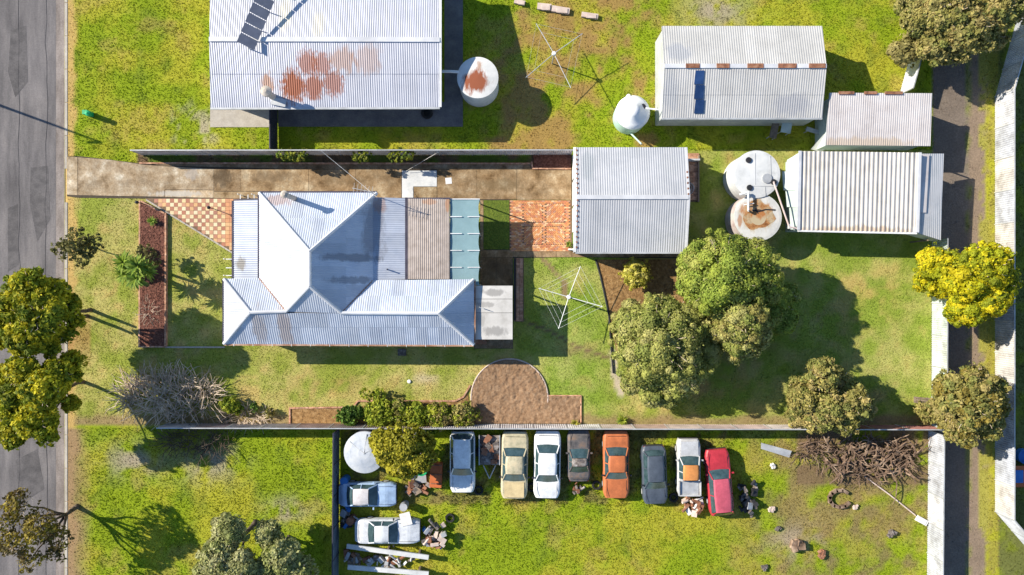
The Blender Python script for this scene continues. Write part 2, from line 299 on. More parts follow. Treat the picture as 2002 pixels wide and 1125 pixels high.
def zone(X, Y):
    """returns surface colour (n,3) and grass density 0..1, height factor"""
    def mix(c, d, w): return c * (1 - w[:, None]) + d * w[:, None]
    n1 = vn(X, Y, 60, 0); n2 = vn(X, Y, 25, 1); n3 = vn(X, Y, 140, 2); n4 = vn(X, Y, 12, 3)
    one = np.ones((len(X), 1))
    c = mix(one * G_LUSH, one * G_YEL, sstep(n1 * .6 + n3 * .4, 0.42, 0.62)); dens = np.ones(len(X)); hf = np.full(len(X), 1.6)
    c = mix(c, one * G_DARK, 0.4 * sstep(n2, 0.58, 0.75))
    c = mix(c, one * DRY * .8, 0.35 * sstep(vn(X, Y, 45, 4), .58, .72))
    # north back yard: olive with worn orange soil
    w = inpoly(X, Y, [(1000, -100), (1290, -100), (1290, 295), (930, 295)]) * sstep(n2 * .5 + n1 * .5, 0.40, 0.60) * (X < 1290)
    c = mix(c, one * ORG_D, w * 0.8); dens = dens * (1 - 0.7 * w)
    c = mix(c, one * PALE, 0.8 * inpoly(X, Y, rect(330, 190, 470, 292)) * sstep(n2, 0.5, 0.62) * np.exp(-((X - 385) ** 2 / 3000 + (Y - 250) ** 2 / 1500)))
    # south yard, east half rough
    w = (Y > 835) * sstep(X, 1380, 1560) * sstep(n2 * .5 + n1 * .5, 0.36, 0.58); c = mix(c, one * DIRT, w * 0.72); dens *= 1 - 0.35 * w
    w = (Y > 835) * (X > 660) * (Y < 985) * (X < 1420) * sstep(n2, 0.45, 0.6) * 0.6; c = mix(c, one * DIRT * 0.8, w)
    w = (Y > 835) * (X > 1560) * (X < 1820) * (Y < 950) * sstep(n2, 0.3, 0.5); c = mix(c, one * DIRT * .8, w * .8); dens *= 1 - .7 * w
    for (x, y, rx, ry) in [(560, 1000, 40, 25), (410, 900, 60, 40), (260, 900, 60, 30), (1400, 20, 60, 40), (1560, 1060, 50, 30)]:
        w = np.exp(-(((X - x) / rx) ** 2 + ((Y - y) / ry) ** 2)) * sstep(n2, 0.35, 0.6); c = mix(c, one * PALE * .75, w * .9); dens *= 1 - .5 * w
    w = ((Y > 840) & (Y < 990) & (X > 860) & (X < 1450)) * sstep(n2 + .3 * n4, .55, .75); hf = np.where(w > .3, 3.2, hf)
    # the lot's mown lawn
    lot = inpoly(X, Y, [(133, 385), (1110, 385), (1110, 295), (1822, 295), (1822, 832), (133, 832)])
    cl = mix(one * G_LOT, one * G_LOTY, sstep(n1 * .5 + n2 * .5, 0.36, 0.66)); cl = mix(cl, one * DRY * .9, 0.35 * sstep(n2, 0.6, 0.75))
    green = sstep(X, 1000, 1100) * sstep(-X, -1240, -1150) + sstep(X, 1340, 1420) * 0.6
    cl = mix(cl, cl * A(0.82, 1.0, 0.8), np.clip(green, 0, 1))
    c = np.where(lot[:, None], cl, c); hf = np.where(lot, 0.9, hf)
    for (x, y, rx, ry, k, s) in [(640, 745, 60, 22, ORG_D * 1.2, .6), (830, 740, 30, 10, PALE, .6), (1700, 560, 60, 40, DRY, .6), (1690, 620, 60, 30, DRY, .45), (1560, 540, 25, 20, DRY, .4), (620, 770, 70, 14, DRY, .4), (430, 760, 80, 15, DRY, .4), (1130, 690, 40, 14, DIRT, .6), (1140, 560, 20, 30, DRY, .4), (1440, 310, 80, 10, ORG_D, .7), (1400, 760, 90, 30, ORG_D, .5), (1450, 690, 70, 40, DIRT, .5), (1600, 640, 60, 40, DIRT, .5), (1690, 760, 60, 40, DIRT, .5), (420, 690, 90, 20, DIRT, .35)]:
        w = np.exp(-(((X - x) / rx) ** 2 + ((Y - y) / ry) ** 2)) * s * sstep(n2, 0.35, 0.62); c = mix(c, one * k, w); dens *= 1 - .6 * w
    w = lot * (Y > 806) * sstep(Y + 20 * (n2 - .5), 806, 820) * .75; c = mix(c, one * DIRT * 1.2, w); dens *= 1 - .6 * w
    # dry strips by the kerb
    w = (X > 128) * sstep(-(X + 22 * (n2 - .5)), -152, -143); w = w * np.where(Y > 830, 1.0, 1.0); c = mix(c, one * DRY, w * 0.9); dens *= 1 - .7 * w
    w = (X > 128) * (Y > 835) * sstep(-(X + 30 * (n2 - .5)), -185, -145); c = mix(c, one * DIRT * 1.25, w * .85); dens *= 1 - .7 * w
    w = (X > 130) * (X < 175) * np.exp(-((Y - 660) / 40) ** 2) * .7; c = mix(c, one * ORG_D * 1.2, w)
    # worn tracks and edges in the back lawn
    for pts, wd, k in [([(1062, 508), (1082, 530), (1103, 552), (1105, 580)], 6, DIRT), ([(1022, 628), (1075, 648), (1128, 678), (1190, 700)], 4, DIRT * .7), ([(1198, 690), (1202, 730), (1214, 770)], 9, PALE * 1.1)]:
        d = np.full(len(X), 1e9)
        for (x0, y0), (x1, y1) in zip(pts[:-1], pts[1:]):
            t = np.clip(((X - x0) * (x1 - x0) + (Y - y0) * (y1 - y0)) / ((x1 - x0) ** 2 + (y1 - y0) ** 2), 0, 1)
            d = np.minimum(d, np.hypot(X - x0 - t * (x1 - x0), Y - y0 - t * (y1 - y0)))
        w = sstep(-d + 5 * (n4 - .5), -wd, -wd * .5); c = mix(c, one * k, w * .9); dens *= 1 - w
    # strip between north fence and driveway, fence shade put into its dark green
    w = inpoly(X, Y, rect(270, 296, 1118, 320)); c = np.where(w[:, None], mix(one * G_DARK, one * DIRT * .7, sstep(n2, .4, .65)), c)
    # lane and ground beyond it
    w = (X > 1824).astype(float); c = mix(c, mix(one * G_YEL, one * DIRT, sstep(n2, .35, .55)), w)
    w = (X > 1826) * (X < 1930 + 10 * (n2 - .5)); c = np.where(w[:, None], np.where((X < 1894)[:, None], one * A(0.185, 0.15, 0.122), one * A(0.24, 0.18, 0.13)) * (0.8 + .4 * n4[:, None]), c); dens *= 1 - .93 * w  # brown dirt, west half darkened to carry the fence shadow
    w = sstep(-np.abs(X - 1893 - 8 * (n1 - .5)), -7, -2) * sstep(n2, .35, .6); c = mix(c, one * G_LOT * .8, w * .7); dens = np.maximum(dens, w * .8)
    w = (X > 1915) * (X < 1950) * sstep(n2, .42, .55); c = mix(c, one * G_YEL, w * .7); dens = np.maximum(dens, w * .8)
    w = (X > 1955).astype(float); c = mix(c, one * G_DARK, w * .7)
    return c, np.clip(dens, 0, 1), hf

gx = np.arange(-40.0, 40.01, 0.24); gy = np.arange(-24.0, 24.01, 0.24)
gx = np.concatenate([[-600, -200, -90, -55], gx, [55, 90, 200, 600]]); gy = np.concatenate([[-600, -200, -80, -36], gy, [36, 80, 200, 600]])
GX, GY = np.meshgrid(gx, gy); gX = GX.ravel(); gY = GY.ravel()
pX = gX * S + CX; pY = CY - gY * S
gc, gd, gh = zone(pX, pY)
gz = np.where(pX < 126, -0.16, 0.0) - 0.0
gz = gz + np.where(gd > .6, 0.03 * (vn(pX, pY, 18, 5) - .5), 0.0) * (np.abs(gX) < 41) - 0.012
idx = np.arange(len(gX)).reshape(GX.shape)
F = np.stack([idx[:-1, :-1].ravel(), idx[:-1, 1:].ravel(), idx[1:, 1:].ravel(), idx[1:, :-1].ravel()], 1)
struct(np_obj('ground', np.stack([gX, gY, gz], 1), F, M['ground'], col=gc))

# ---- road and kerb
def sheet(name, pts, z, m, kind='structure', parent=None, t=0.03):
    mb = MB(); mb.prism([P(*p)[:2] for p in pts], z - t, z); o = mb.build(name, m, parent)
    if parent is None: o['kind'] = kind
    return o
road = struct(MB().prism([(-600, -600), (P(107, 0).x, -600), (P(107, 0).x, 600), (-600, 600)], -0.15, -0.125).build('road', M['asphalt']))
struct(MB().prism([(P(107.3, 0).x, -600), (P(126, 0).x, -600), (P(126, 0).x, 600), (P(107.3, 0).x, 600)], -0.17, -0.118).build('gutter_channel', M['channel']))
kerb = struct(MB().prism([(P(126.2, 0).x, -600), (P(129, 0).x, -600), (P(129, 0).x, 600), (P(126.2, 0).x, 600)], -0.17, -0.02).build('kerb', M['joint']))
for pts in [[(20, 60), (48, 52), (52, 160), (30, 190), (16, 140)], [(60, 330), (92, 322), (98, 430), (70, 470), (56, 400)], [(10, 410), (30, 400), (36, 520), (14, 530)], [(30, 900), (70, 880), (84, 960), (40, 990)]]:
    MB().prism([P(x + random.uniform(-3, 3), y_ + random.uniform(-3, 3))[:2] for x, y_ in pts], -0.14, -0.120).build('tar_patch', M['tar'], road)
for x0 in (34, 88):
    MB().path([P(x0 + random.uniform(-3, 3), y_)._replace() if False else Vector((*P(x0 + random.uniform(-3, 3), y_)[:2], -0.127)) for y_ in range(-40, 1200, 40)], .022, n=4).build('crack_seal', M['tar'], road)
y = -60
while y < 1200:
    if not 300 < y + 30 < 390:
        MB().box(((P(129.3, 0).x), P(0, y + 33).y, -0.06), (0.19, 64 / S, 0.15)).build('kerb_stone', M['concrete'], kerb)
    y += 65

# ---- driveway
EXCL = []
def excl(p): EXCL.append(p); return p
drv = struct(MB().prism([P(*p)[:2] for p in excl([(131, 306), (160, 306), (276, 320), (310, 322), (1040, 322), (1120, 332), (1120, 391), (500, 391), (152, 387), (131, 384)])], -0.02, 0.006).build('driveway', M['joint']))
def slab(pts, col, z=0.03, parent=drv, name='slab', m='drive'):
    cx = sum(p[0] for p in pts) / len(pts); cy = sum(p[1] for p in pts) / len(pts)
    o = MB().prism([P(*p)[:2] for p in pts], -0.015, z).build(name, M[m], parent); o.color = (*col, 1); return o
slab([(131, 307), (152, 308), (152, 382), (131, 381)], (1.55, 1.68, 1.9))
slab([(153, 308), (215, 313), (278, 322), (310, 325), (418, 331), (418, 371.5), (322, 371), (322, 385), (153, 382)], (1.2, 1.25, 1.36))
slab([(323, 372), (418, 372.3), (418, 387), (323, 385.6)], (1.5, 1.55, 1.65))
slab([(418.7, 331), (470, 332), (470, 374), (418.7, 374)], (0.95, 0.9, 0.85))
slab([(470.4, 332), (603, 332), (603, 374.6), (470.4, 374)], (1.1, 1.05, 0.98))
slab([(418.7, 375), (603, 375.5), (603, 389), (418.7, 387.6)], (1.2, 1.18, 1.12))
slab([(603.6, 332), (695, 332), (695, 388), (603.6, 388)], (0.98, 0.92, 0.85))
slab([(695.5, 332), (785, 332), (785, 388), (695.5, 388)], (0.92, 0.86, 0.78))
slab([(786, 334), (854, 334), (854, 365), (808, 365), (808, 387), (786, 387)], (1, 1, 1), m='whiteslab')
slab([(809, 366), (854, 366), (854, 387), (809, 387)], (0.92, 0.88, 0.8))
slab([(855, 332), (932, 332), (932, 390), (855, 390)], (0.9, 0.84, 0.76))
slab([(932.5, 332), (1010, 332), (1010, 390), (932.5, 390)], (0.95, 0.88, 0.78))
slab([(1010.7, 332), (1117, 332), (1117, 391), (1010.7, 391)], (0.98, 0.92, 0.83))
slab([(300, 321), (600, 321.5), (600, 331.3), (311, 324)], (0.75, 0.72, 0.72)); slab([(600.6, 321.5), (1040, 322), (1040, 331.3), (600.6, 331.3)], (0.75, 0.72, 0.72))  # two narrow strips tinted darker, holding the fence's cast shadow
o = MB().box(P(877, 354, 0.035), (0.45, 0.45, 0.02), 0.1).build('painted_patch', M['white'], drv)

# ---- other paved areas
yard = struct(sheet('yard_concrete', excl([(938.6, 391), (996, 391), (996, 490), (1118, 490), (1342, 492), (1342, 506), (1118, 503), (1003, 505), (1003, 682), (927, 682), (927, 560), (938.6, 560)]), 0.012, M['joint']))
slab([(939, 392), (945, 392), (945, 489), (939, 489)], (1, .95, .9), parent=yard, z=.028)
slab([(939, 489.6), (1003, 489.6), (1003, 503), (939, 503)], (.95, .85, .75), parent=yard, z=.028)
slab([(939, 503.6), (970, 503.6), (970, 559), (939, 559)], (.68, .58, .48), parent=yard, z=.028)
slab([(970.6, 503.6), (1002.6, 503.6), (1002.6, 559), (970.6, 559)], (.64, .54, .44), parent=yard, z=.028)
slab([(928, 559.6), (1002.6, 559.6), (1002.6, 681), (928, 681)], (.75, .74, .74), parent=yard, z=.028)
xs = [1003.6, 1030, 1060, 1088, 1118, 1150, 1190, 1235, 1290, 1341]
for i in range(9): slab([(xs[i], 491), (xs[i + 1] - .6, 491), (xs[i + 1] - .6, 503), (xs[i], 503)], random.choice([(1.0, .95, .9), (1.1, 1.0, .92), (.85, .8, .75)]), parent=yard, z=.028)
# small lawn square between the slabs
sq = MB().prism([P(*p)[:2] for p in [(945.4, 392), (995.6, 392), (995.6, 488), (945.4, 488)]], -0.01, 0.03).build('lawn_square', pm('lush_lawn', [(0.075, 0.12, 0.014), (0.14, 0.18, 0.022)], scale=5, rough=.95, bump=.08, bscale=9, speck=.2)); struct(sq)
# edging slab along the front lawn and front house slab
struct(sheet('garden_edging_strip', excl([(323, 677.6), (440, 677.6), (440, 680.6), (323, 680.6)]), 0.04, M['concrete']))
struct(sheet('house_plinth_slab', excl([(470, 655), (600, 655), (600, 673), (470, 673)]), 0.03, M['concrete']))

# ---- checkerboard tile patio
patio = thing('tiled_patio', 'checkerboard of terracotta and cream tiles in a triangle before the verandah', 'patio', P(420, 420))
pat_poly = excl([(285, 388.4), (470, 388.4), (470, 497), (440, 484), (330, 418)])
MB().prism([P(*p)[:2] for p in pat_poly], -0.02, 0.015).build('mortar_bed', M['sand'], patio)
tm = MB().box((0, 0, 0), (0.272, 0.272, 0.03)).mesh('tile'); tm.materials.append(M['tile'])
tp = 7.72
for j in range(14):
    for i in range(24):
        x = 286.5 + tp * (i + .5); yy = 389.2 + tp * (j + .5)
        lim = 390 + (x - tp * .5 - 288) * 0.628
        if yy + tp * .5 > lim + 3 or x > 468: continue
        if i >= 20: c = random.choice([(0.56, 0.27, 0.13), (0.50, 0.23, 0.12), (0.60, 0.36, 0.18)])
        elif (i + j) % 2: c = random.choice([(0.66, 0.50, 0.27), (0.70, 0.58, 0.38), (0.60, 0.36, 0.17), (0.68, 0.54, 0.32)])
        else: c = random.choice([(0.38, 0.15, 0.09), (0.44, 0.19, 0.12), (0.50, 0.26, 0.16), (0.36, 0.16, 0.11)])
        inst('tile', tm, patio, P(x, yy) + Vector((0, 0, 0.02 + random.uniform(0, .004))), random.uniform(-.01, .01), c)
p0 = P(286, 391); p1 = P(462, 499)
for k in range(16):
    a = p0.lerp(p1, k / 16); b = p0.lerp(p1, (k + .96) / 16)
    d = b - a; MB().box((a + b) / 2 + Vector((0, 0, 0.02)), (d.length, 0.11, 0.06), math.atan2(d.y, d.x)).build('edge_strip', M['concrete'], patio)

# ---- brick helper
bm_ = MB().box((0, 0, 0), (0.225, 0.11, 0.08)).mesh('brick'); bm_.materials.append(M['brick'])
def bricks(parent, pts, z, step=0.235, across=False, flatz=1.0):
    carry = 0.0
    for a, b in zip(pts[:-1], pts[1:]):
        a = P(*a); b = P(*b); d = b - a; L_ = d.length; ang = math.atan2(d.y, d.x); t = carry
        while t < L_:
            p = a + d * (t / L_)
            inst('brick', bm_, parent, (p.x + random.uniform(-.008, .008), p.y + random.uniform(-.008, .008), z + random.uniform(-.006, .006)), ang + (math.pi / 2 if across else 0) + random.uniform(-.05, .05))
            t += step
        carry = t - L_
# ---- red mulch bed
bed_poly = excl([(276, 398), (284, 398), (325, 420), (325, 677), (275, 677)])
bed = thing('raised_mulch_bed', 'long brick edged bed of red mulch across the front lawn', 'garden bed', P(300, 540))
MB().prism([P(*p)[:2] for p in bed_poly], -0.02, 0.17).build('mulch', M['mulch'], bed)
for zz in (0.05, 0.145, 0.235):
    bricks(bed, [(275.5, 396), (274.5, 678)], zz if zz < .2 else zz - .02, step=.24) if zz < .2 else None
bricks(bed, [(281, 396), (326, 419)], 0.16); bricks(bed, [(326, 420), (325.5, 678)], 0.16); bricks(bed, [(276, 678), (325, 678)], 0.16)
MB().prism([P(*p)[:2] for p in [(323.6, 420), (328, 420), (327.6, 678), (323.2, 678)]], -.02, 0.115).build('bed_wall', M['brick'], bed)
V = []; Fc = []
mbq = MB()
for k in range(900):
    x = random.uniform(277, 322); yy = random.uniform(400, 675)
    if yy < 400 + (x - 284) * .55: continue
    p = P(x, yy); mbq.box((p.x, p.y, 0.18), (random.uniform(.05, .13), random.uniform(.03, .06), 0.02), random.uniform(0, 3), Matrix.Rotation(random.uniform(-.5, .5), 4, 'X'))
ch = mbq.build('mulch_chips', M['mulch'], bed); ch['kind'] = 'stuff'

# ---- edging along north fence and red mulch end
nb = thing('fence_side_border', 'narrow planted border with brick edge between driveway and steel fence', 'garden bed', P(700, 312))
bricks(nb, [(276, 319.6), (1038, 320.4)], 0.05)
MB().prism([P(*p)[:2] for p in excl([(1043, 303), (1117, 303), (1117, 329), (1043, 329)])], -.02, .10).build('red_mulch_end', M['mulch'], nb)
bricks(nb, [(1040, 320), (1041, 330), (1117, 330.5)], 0.09)

# ---- brick paving square with diagonal rays
pav = thing('brick_paving', 'orange brick courtyard laid in diagonal rays beside the steel garage', 'paving', P(1057, 441))
MB().prism([P(*p)[:2] for p in excl([(996.5, 392), (1118, 392), (1118, 490), (996.5, 490)])], -.02, 0.02).build('sand_bed', M['sand'], pav)
mbp = MB()
def pbrick(x, y, ang):
    mbp.cur = random.choice([(0.54, 0.23, 0.10), (0.60, 0.31, 0.14), (0.48, 0.19, 0.10), (0.66, 0.42, 0.25), (0.58, 0.27, 0.11), (0.46, 0.25, 0.17)])
    p = P(x, y); mbp.box((p.x, p.y, 0.028 + random.uniform(0, .006)), (0.218, 0.102, 0.03), ang)
cxp, cyp = 1064, 439
for j in range(32):
    for i in range(21):
        x = 999.5 + i * 6.25 + (3.1 if j % 2 else 0); yy = 394 + j * 3.1
        if x > 1115: continue
        inside = abs(x - cxp) < 41 and abs(yy - cyp) < 39
        ax = abs(x - cxp) < 4 or abs(yy - cyp) < 3.2
        if (not inside) or ax: pbrick(x, yy, 0)
for qx in (-1, 1):
    for qy in (-1, 1):
        ang = -math.atan2(qy, qx)
        ca, sa = math.cos(-ang), math.sin(-ang)
        for j in range(-16, 17):
            for i in range(-1, 13):
                u = 3 + i * 6.25 + (3.1 if j % 2 else 0); v = j * 3.1
                x = cxp + u * ca - v * sa; yy = cyp + u * sa + v * ca
                if qx * (x - cxp) > 6 and qy * (yy - cyp) > 5.5 and abs(x - cxp) < 39.5 and abs(yy - cyp) < 37.5: pbrick(x, yy, ang)
o = mbp.build('paving_bricks', M['paver'], pav); o['kind'] = 'stuff'
# ---- narrow brick strip beside clothes line
bs = thing('brick_strip', 'narrow dark brick strip with black edge beside the flat roofed porch', 'paving', P(1014, 565))
MB().prism([P(*p)[:2] for p in excl([(1004.6, 505), (1024, 505), (1024, 629), (1004.6, 629)])], -.02, 0.016).build('sand_bed', M['sand'], bs)
MB().box(P(1006.5, 566, .06), (0.09, 120 / S, 0.13)).build('black_edging', M['black'], bs)
for i in range(2):
    for j in range(39): inst('brick', bm_, bs, P(1012.5 + i * 6.6, 507 + j * 3.15) + Vector((0, 0, .03)), random.uniform(-.03, .03))

# ---- brown mulch bed by the big trees
bb = thing('bark_mulch_bed', 'brown bark bed with curved dark edge between garage and big trees', 'garden bed', P(1250, 570))
bpoly = excl([(1166, 508), (1342, 507), (1400, 560), (1380, 640), (1290, 700), (1206, 690), (1194, 640), (1182, 570)])
MB().prism([P(*p)[:2] for p in bpoly], -.02, 0.03).build('bark_layer', M['bark_bed'], bb)
MB().path([P(x, y, .04) for x, y in [(1165, 508), (1174, 540), (1183, 580), (1191, 620), (1195, 680), (1199, 730)]], 0.07, n=6).build('edging', M['black'], bb)

# ---- tilled soil bed with arc
sb = thing('tilled_soil_bed', 'round topped bed of bare tilled soil with a square end', 'garden bed', P(1000, 780))
arc = []
for k in range(41):
    t = math.pi * (1.02 - 1.06 * k / 40); arc.append((996 + 75 * math.cos(t), 778 - 76 * math.sin(t)))
sp_poly = excl([(921, 828)] + arc + [(1072, 774), (1135, 774), (1135, 829)])
gxs = np.arange(918, 1140, 2.0); gys = np.arange(700, 832, 2.0)
SX, SY = np.meshgrid(gxs, gys); ok = inpoly(SX.ravel(), SY.ravel(), sp_poly).reshape(SX.shape)
hz = 0.06 + 0.13 * (vn(SX.ravel(), SY.ravel(), 7, 4) - .4).reshape(SX.shape) + 0.045 * rng.random(SX.shape)
idx = np.arange(SX.size).reshape(SX.shape); q = ok[:-1, :-1] & ok[1:, :-1] & ok[:-1, 1:] & ok[1:, 1:]
Fs = np.stack([idx[1:, :-1][q], idx[1:, 1:][q], idx[:-1, 1:][q], idx[:-1, :-1][q]], 1)
np_obj('soil', np.stack([(SX.ravel() - CX) / S, (CY - SY.ravel()) / S, np.where(ok.ravel(), hz.ravel(), 0)], 1), Fs, M['soil'], sb)
MB().prism([P(*p)[:2] for p in sp_poly], -.02, 0.01).build('soil_base', M['soil'], sb)
MB().path([P(*p, 0.05) for p in arc], 0.055, n=6).build('curved_edging', M['paleboard'], sb)
MB().path([P(*p, 0.06) for p in [(1072, 774), (1136, 774), (1136, 829)]], 0.05, n=6).build('square_edging', M['brick'], sb)
# ---- long strip bed against the south fence
st = thing('brick_edged_strip_bed', 'dry strip bed with thin brick edging along the rusty south fence', 'garden bed', P(740, 810))
MB().prism([P(*p)[:2] for p in excl([(568, 799), (700, 798), (740, 785), (890, 785), (915, 770), (920, 828), (568, 828)])], -.02, 0.02).build('dry_mulch', M['bark_bed'], st)
bricks(st, [(567, 828), (567, 798), (690, 796), (700, 784), (890, 784), (906, 776), (920, 752)], 0.05)

# ------------------------------------------------------------------ corrugated sheeting
def clipa(poly, a0, a1, u):
    def cl(pts, lim, sgn):
        out = []
        for i in range(len(pts)):
            p, q_ = pts[i], pts[(i + 1) % len(pts)]; dp = sgn * (p.dot(u) - lim); dq = sgn * (q_.dot(u) - lim)
            if dp >= 0: out.append(p)
            if (dp >= 0) != (dq >= 0): out.append(p.lerp(q_, dp / (dp - dq)))
        return out
    p = cl(poly, a0, 1)
    return cl(p, a1, -1) if len(p) >= 3 else []
def sheets(parent, poly, m, pitch=0.15, amp=0.010, width=0.80, name='roof_sheet', u=None, lift=0.05, trap=False, lap=0.004, split=None):
    poly = [Vector(p) for p in poly]
    if split:
        w = Vector((-u[1], u[0], 0)); a = [p.dot(w) for p in poly]; mid = min(a) + (max(a) - min(a)) * split; hi_first = sum(p.z for p in poly if p.dot(w) < mid + 1e-6) / max(1, sum(1 for x in a if x < mid + 1e-6)) > sum(p.z for p in poly if p.dot(w) >= mid) / max(1, sum(1 for x in a if x >= mid))
        for q_, hi_ in ((clipa(poly, -1e6, mid, w), hi_first), (clipa(poly, mid, 1e6, w), not hi_first)):
            if len(q_) >= 3: sheets(parent, q_, m, pitch, amp, width, name, u, lift + (.014 if hi_ else 0), trap, lap)
        return
    n = Vector((0, 0, 0))
    for i in range(1, len(poly) - 1): n += (poly[i] - poly[0]).cross(poly[i + 1] - poly[0])
    n.normalize()
    if n.z < 0: n = -n; poly.reverse()
    if u is None:
        u = Vector((0, 0, 1)).cross(n); u = u.normalized() if u.length > 1e-3 else Vector((1, 0, 0))
    u = Vector(u); lo = min(p.dot(u) for p in poly); hi = max(p.dot(u) for p in poly)
    k = max(1, round((hi - lo) / width)); half = pitch / 2
    def wave(a):
        t = ((a - lo) / pitch) % 1.0
        if trap: return amp if t < 0.001 or 0.2 < t < 0.5 or t > .999 and False else (-amp)
        return amp * (4 * abs(t - 0.5) - 1)
    for s in range(k):
        a0 = lo + (hi - lo) * s / k; a1 = lo + (hi - lo) * (s + 1) / k
        cuts = [a0]
        j = math.floor((a0 - lo) / half) + 1
        if trap:
            base = math.floor((a0 - lo) / pitch)
            cand = []
            for b_ in range(base - 1, int((a1 - lo) / pitch) + 2):
                for fr in (0.0, 0.12, 0.42, 0.54): cand.append((lo + (b_ + fr) * pitch))
            cuts += [c for c in cand if a0 + 1e-4 < c < a1 - 1e-4]
        else:
            while lo + j * half < a1 - 1e-5:
                if lo + j * half > a0 + 1e-5: cuts.append(lo + j * half)
                j += 1
        cuts.append(a1)
        def off(a):
            if not trap: return wave(a)
            t = ((a - lo) / pitch) % 1.0
            if t < 0.12: return -amp + 2 * amp * t / .12
            if t <= 0.42: return amp
            if t < 0.54: return amp - 2 * amp * (t - .42) / .12
            return -amp
        mb = MB()
        for c0, c1 in zip(cuts[:-1], cuts[1:]):
            pp = clipa(poly, c0, c1, u)
            if len(pp) >= 3: mb.face([p + n * (lift + off(min(max(p.dot(u), c0), c1)) + lap * (s % 2)) for p in pp])
        if mb.f: mb.build(name, m, parent)

def solid(mb, poly, t=0.08):
    """closed plate of thickness t under a planar polygon"""
    poly = [Vector(p) for p in poly]
    n = Vector((0, 0, 0))
    for i in range(1, len(poly) - 1): n += (poly[i] - poly[0]).cross(poly[i + 1] - poly[0])
    if n.z < 0: poly.reverse()
    k = len(poly); b = [p - Vector((0, 0, t)) for p in poly]
    mb.add(poly + b, [tuple(range(k)), tuple(range(2 * k - 1, k - 1, -1))] + [(i, k + i, k + (i + 1) % k, (i + 1) % k) for i in range(k)])

def bar(mb, a, b, w, h_):
    a = Vector(a); b = Vector(b); d = b - a; ang = math.atan2(d.y, d.x); pit = math.atan2(d.z, math.hypot(d.x, d.y))
    mb.box((a + b) / 2, (d.length, w, h_), ang, Matrix.Rotation(-pit, 4, 'Y')); return mb

# ------------------------------------------------------------------ the house
house = thing('weatherboard_house', 'cottage with hipped corrugated iron roof and tall flue in the middle block', 'house', P(680, 540))
e = 2.7
E1 = P(439, 546, e); E2 = P(439, 672, e); E3 = P(926, 674, e); E4 = P(926, 547, e)
R1 = P(490, 611, 3.95); R2 = P(858, 613, 3.95); M1 = P(606, 492, 5.0); M2 = P(606, 560, 5.0); V1 = P(560, 609, 3.95); V2 = P(668, 612, 3.95)
N1 = P(508, 378, e); N2 = P(737, 378, e); W1 = P(508, 545, e); X1 = P(729, 386, 2.72); X2 = P(729, 549, 2.72)
Y1 = P(792, 388, 2.42); Y2 = P(792, 547, 2.42)
wm = MB()
def inset_box(x0, y0, x1, y1, zt):
    a = P(x0, y1, 2.6); b = P(x1, y0, 2.6); wm.prism([(a.x, a.y), (b.x, a.y), (b.x, b.y), (a.x, b.y)], 0, zt)
inset_box(453, 560, 912, 660, 2.6); inset_box(520, 392, 775, 558, 2.35)
wm.build('wall', M['weather'], house)
um = MB()
planes = {'w': [E1, R1, E2], 's': [E2, R1, R2, E3], 'e': [E3, R2, E4], 'nl': [E1, W1, V1, R1], 'nr': [X2, V2, R2, E4], 'tri': [V1, M2, V2],
          'mw': [N1, M1, M2, V1, W1], 'mn': [N1, N2, M1], 'me': [M1, N2, X1, X2, V2, M2], 'sk': [X1, X2, Y2, Y1]}
for k, p in planes.items(): solid(um, p)
roof = um.build('roof', M['under'], house)
for k, p in planes.items(): sheets(roof, p, M['galv'], u=(0, 1, 0) if k in ('w', 'e', 'mw', 'me', 'sk') else (1, 0, 0), width=0.8 if k != 's' else 0.78, split={'s': .56, 'mw': .5, 'me': .48, 'mn': .55, 'nr': .5}.get(k))
up = Vector((0, 0, .075))
for a, b in [(M1, M2), (M1, N1), (M1, N2), (M2, V1), (M2, V2), (R1, E1), (R1, E2), (R1, V1), (V2, R2), (R2, E3), (R2, E4)]:
    MB().path([a + up, b + up], 0.12, n=8).build('ridge_cap', M['cap'], roof)
for a, b in [(V1, W1), (V2, X2)]: MB().path([a + up * .8, b + up * .8], 0.045, n=6).build('valley_gutter', M['gutter_rust'], roof)
dz = Vector((0, 0, -.02))
for a, b, m in [(E2, E3, 'gutter_rust'), (E3, E4, 'gutter_rust'), (E1, E2, 'gutter_dark'), (N1, N2, 'gutter_dark'), (N1, W1, 'gutter_dark'), (E1, W1, 'gutter_dark'), (P(792, 549, e), E4, 'gutter_rust')]:
    d = (b - a).normalized(); o_ = Vector((d.y, -d.x, 0)); ctr = P(680, 540)
    if o_.dot((a + b) / 2 - ctr) < 0: o_ = -o_
    bar(MB(), a + dz + o_ * .07, b + dz + o_ * .07, 0.13, 0.12).build('gutter', M[m], house)
for k in range(13):
    p = E2.lerp(E3, (k + .5) / 13); MB().box(p + Vector((0, -.09, .045)), (0.03, 0.16, 0.02)).build('gutter_bracket', M['white'], house)
MB().box((Y1 + Y2) / 2 + Vector((.09, 0, -.02)), (0.16, (Y1 - Y2).length + .1, 0.14)).build('gutter', M['gutter_dark'], house)
bs0 = P(577, 389, 2.85); MB().tube(bs0 - Vector((0, 0, .2)), (bs0.x, bs0.y, 5.0), 0.17, 0.16, 14).build('flue', M['flue'], house, smooth=True)
MB().lathe((bs0.x, bs0.y, 4.9), [(0.16, 0), (0.25, .04), (0.25, .2), (0.1, .3)], 14).build('flue_cowl', M['flue'], house)
MB().tube(P(757, 527, 2.55), P(757, 527, 3.0), 0.05, n=8).build('vent_pipe', M['gutter_dark'], house)
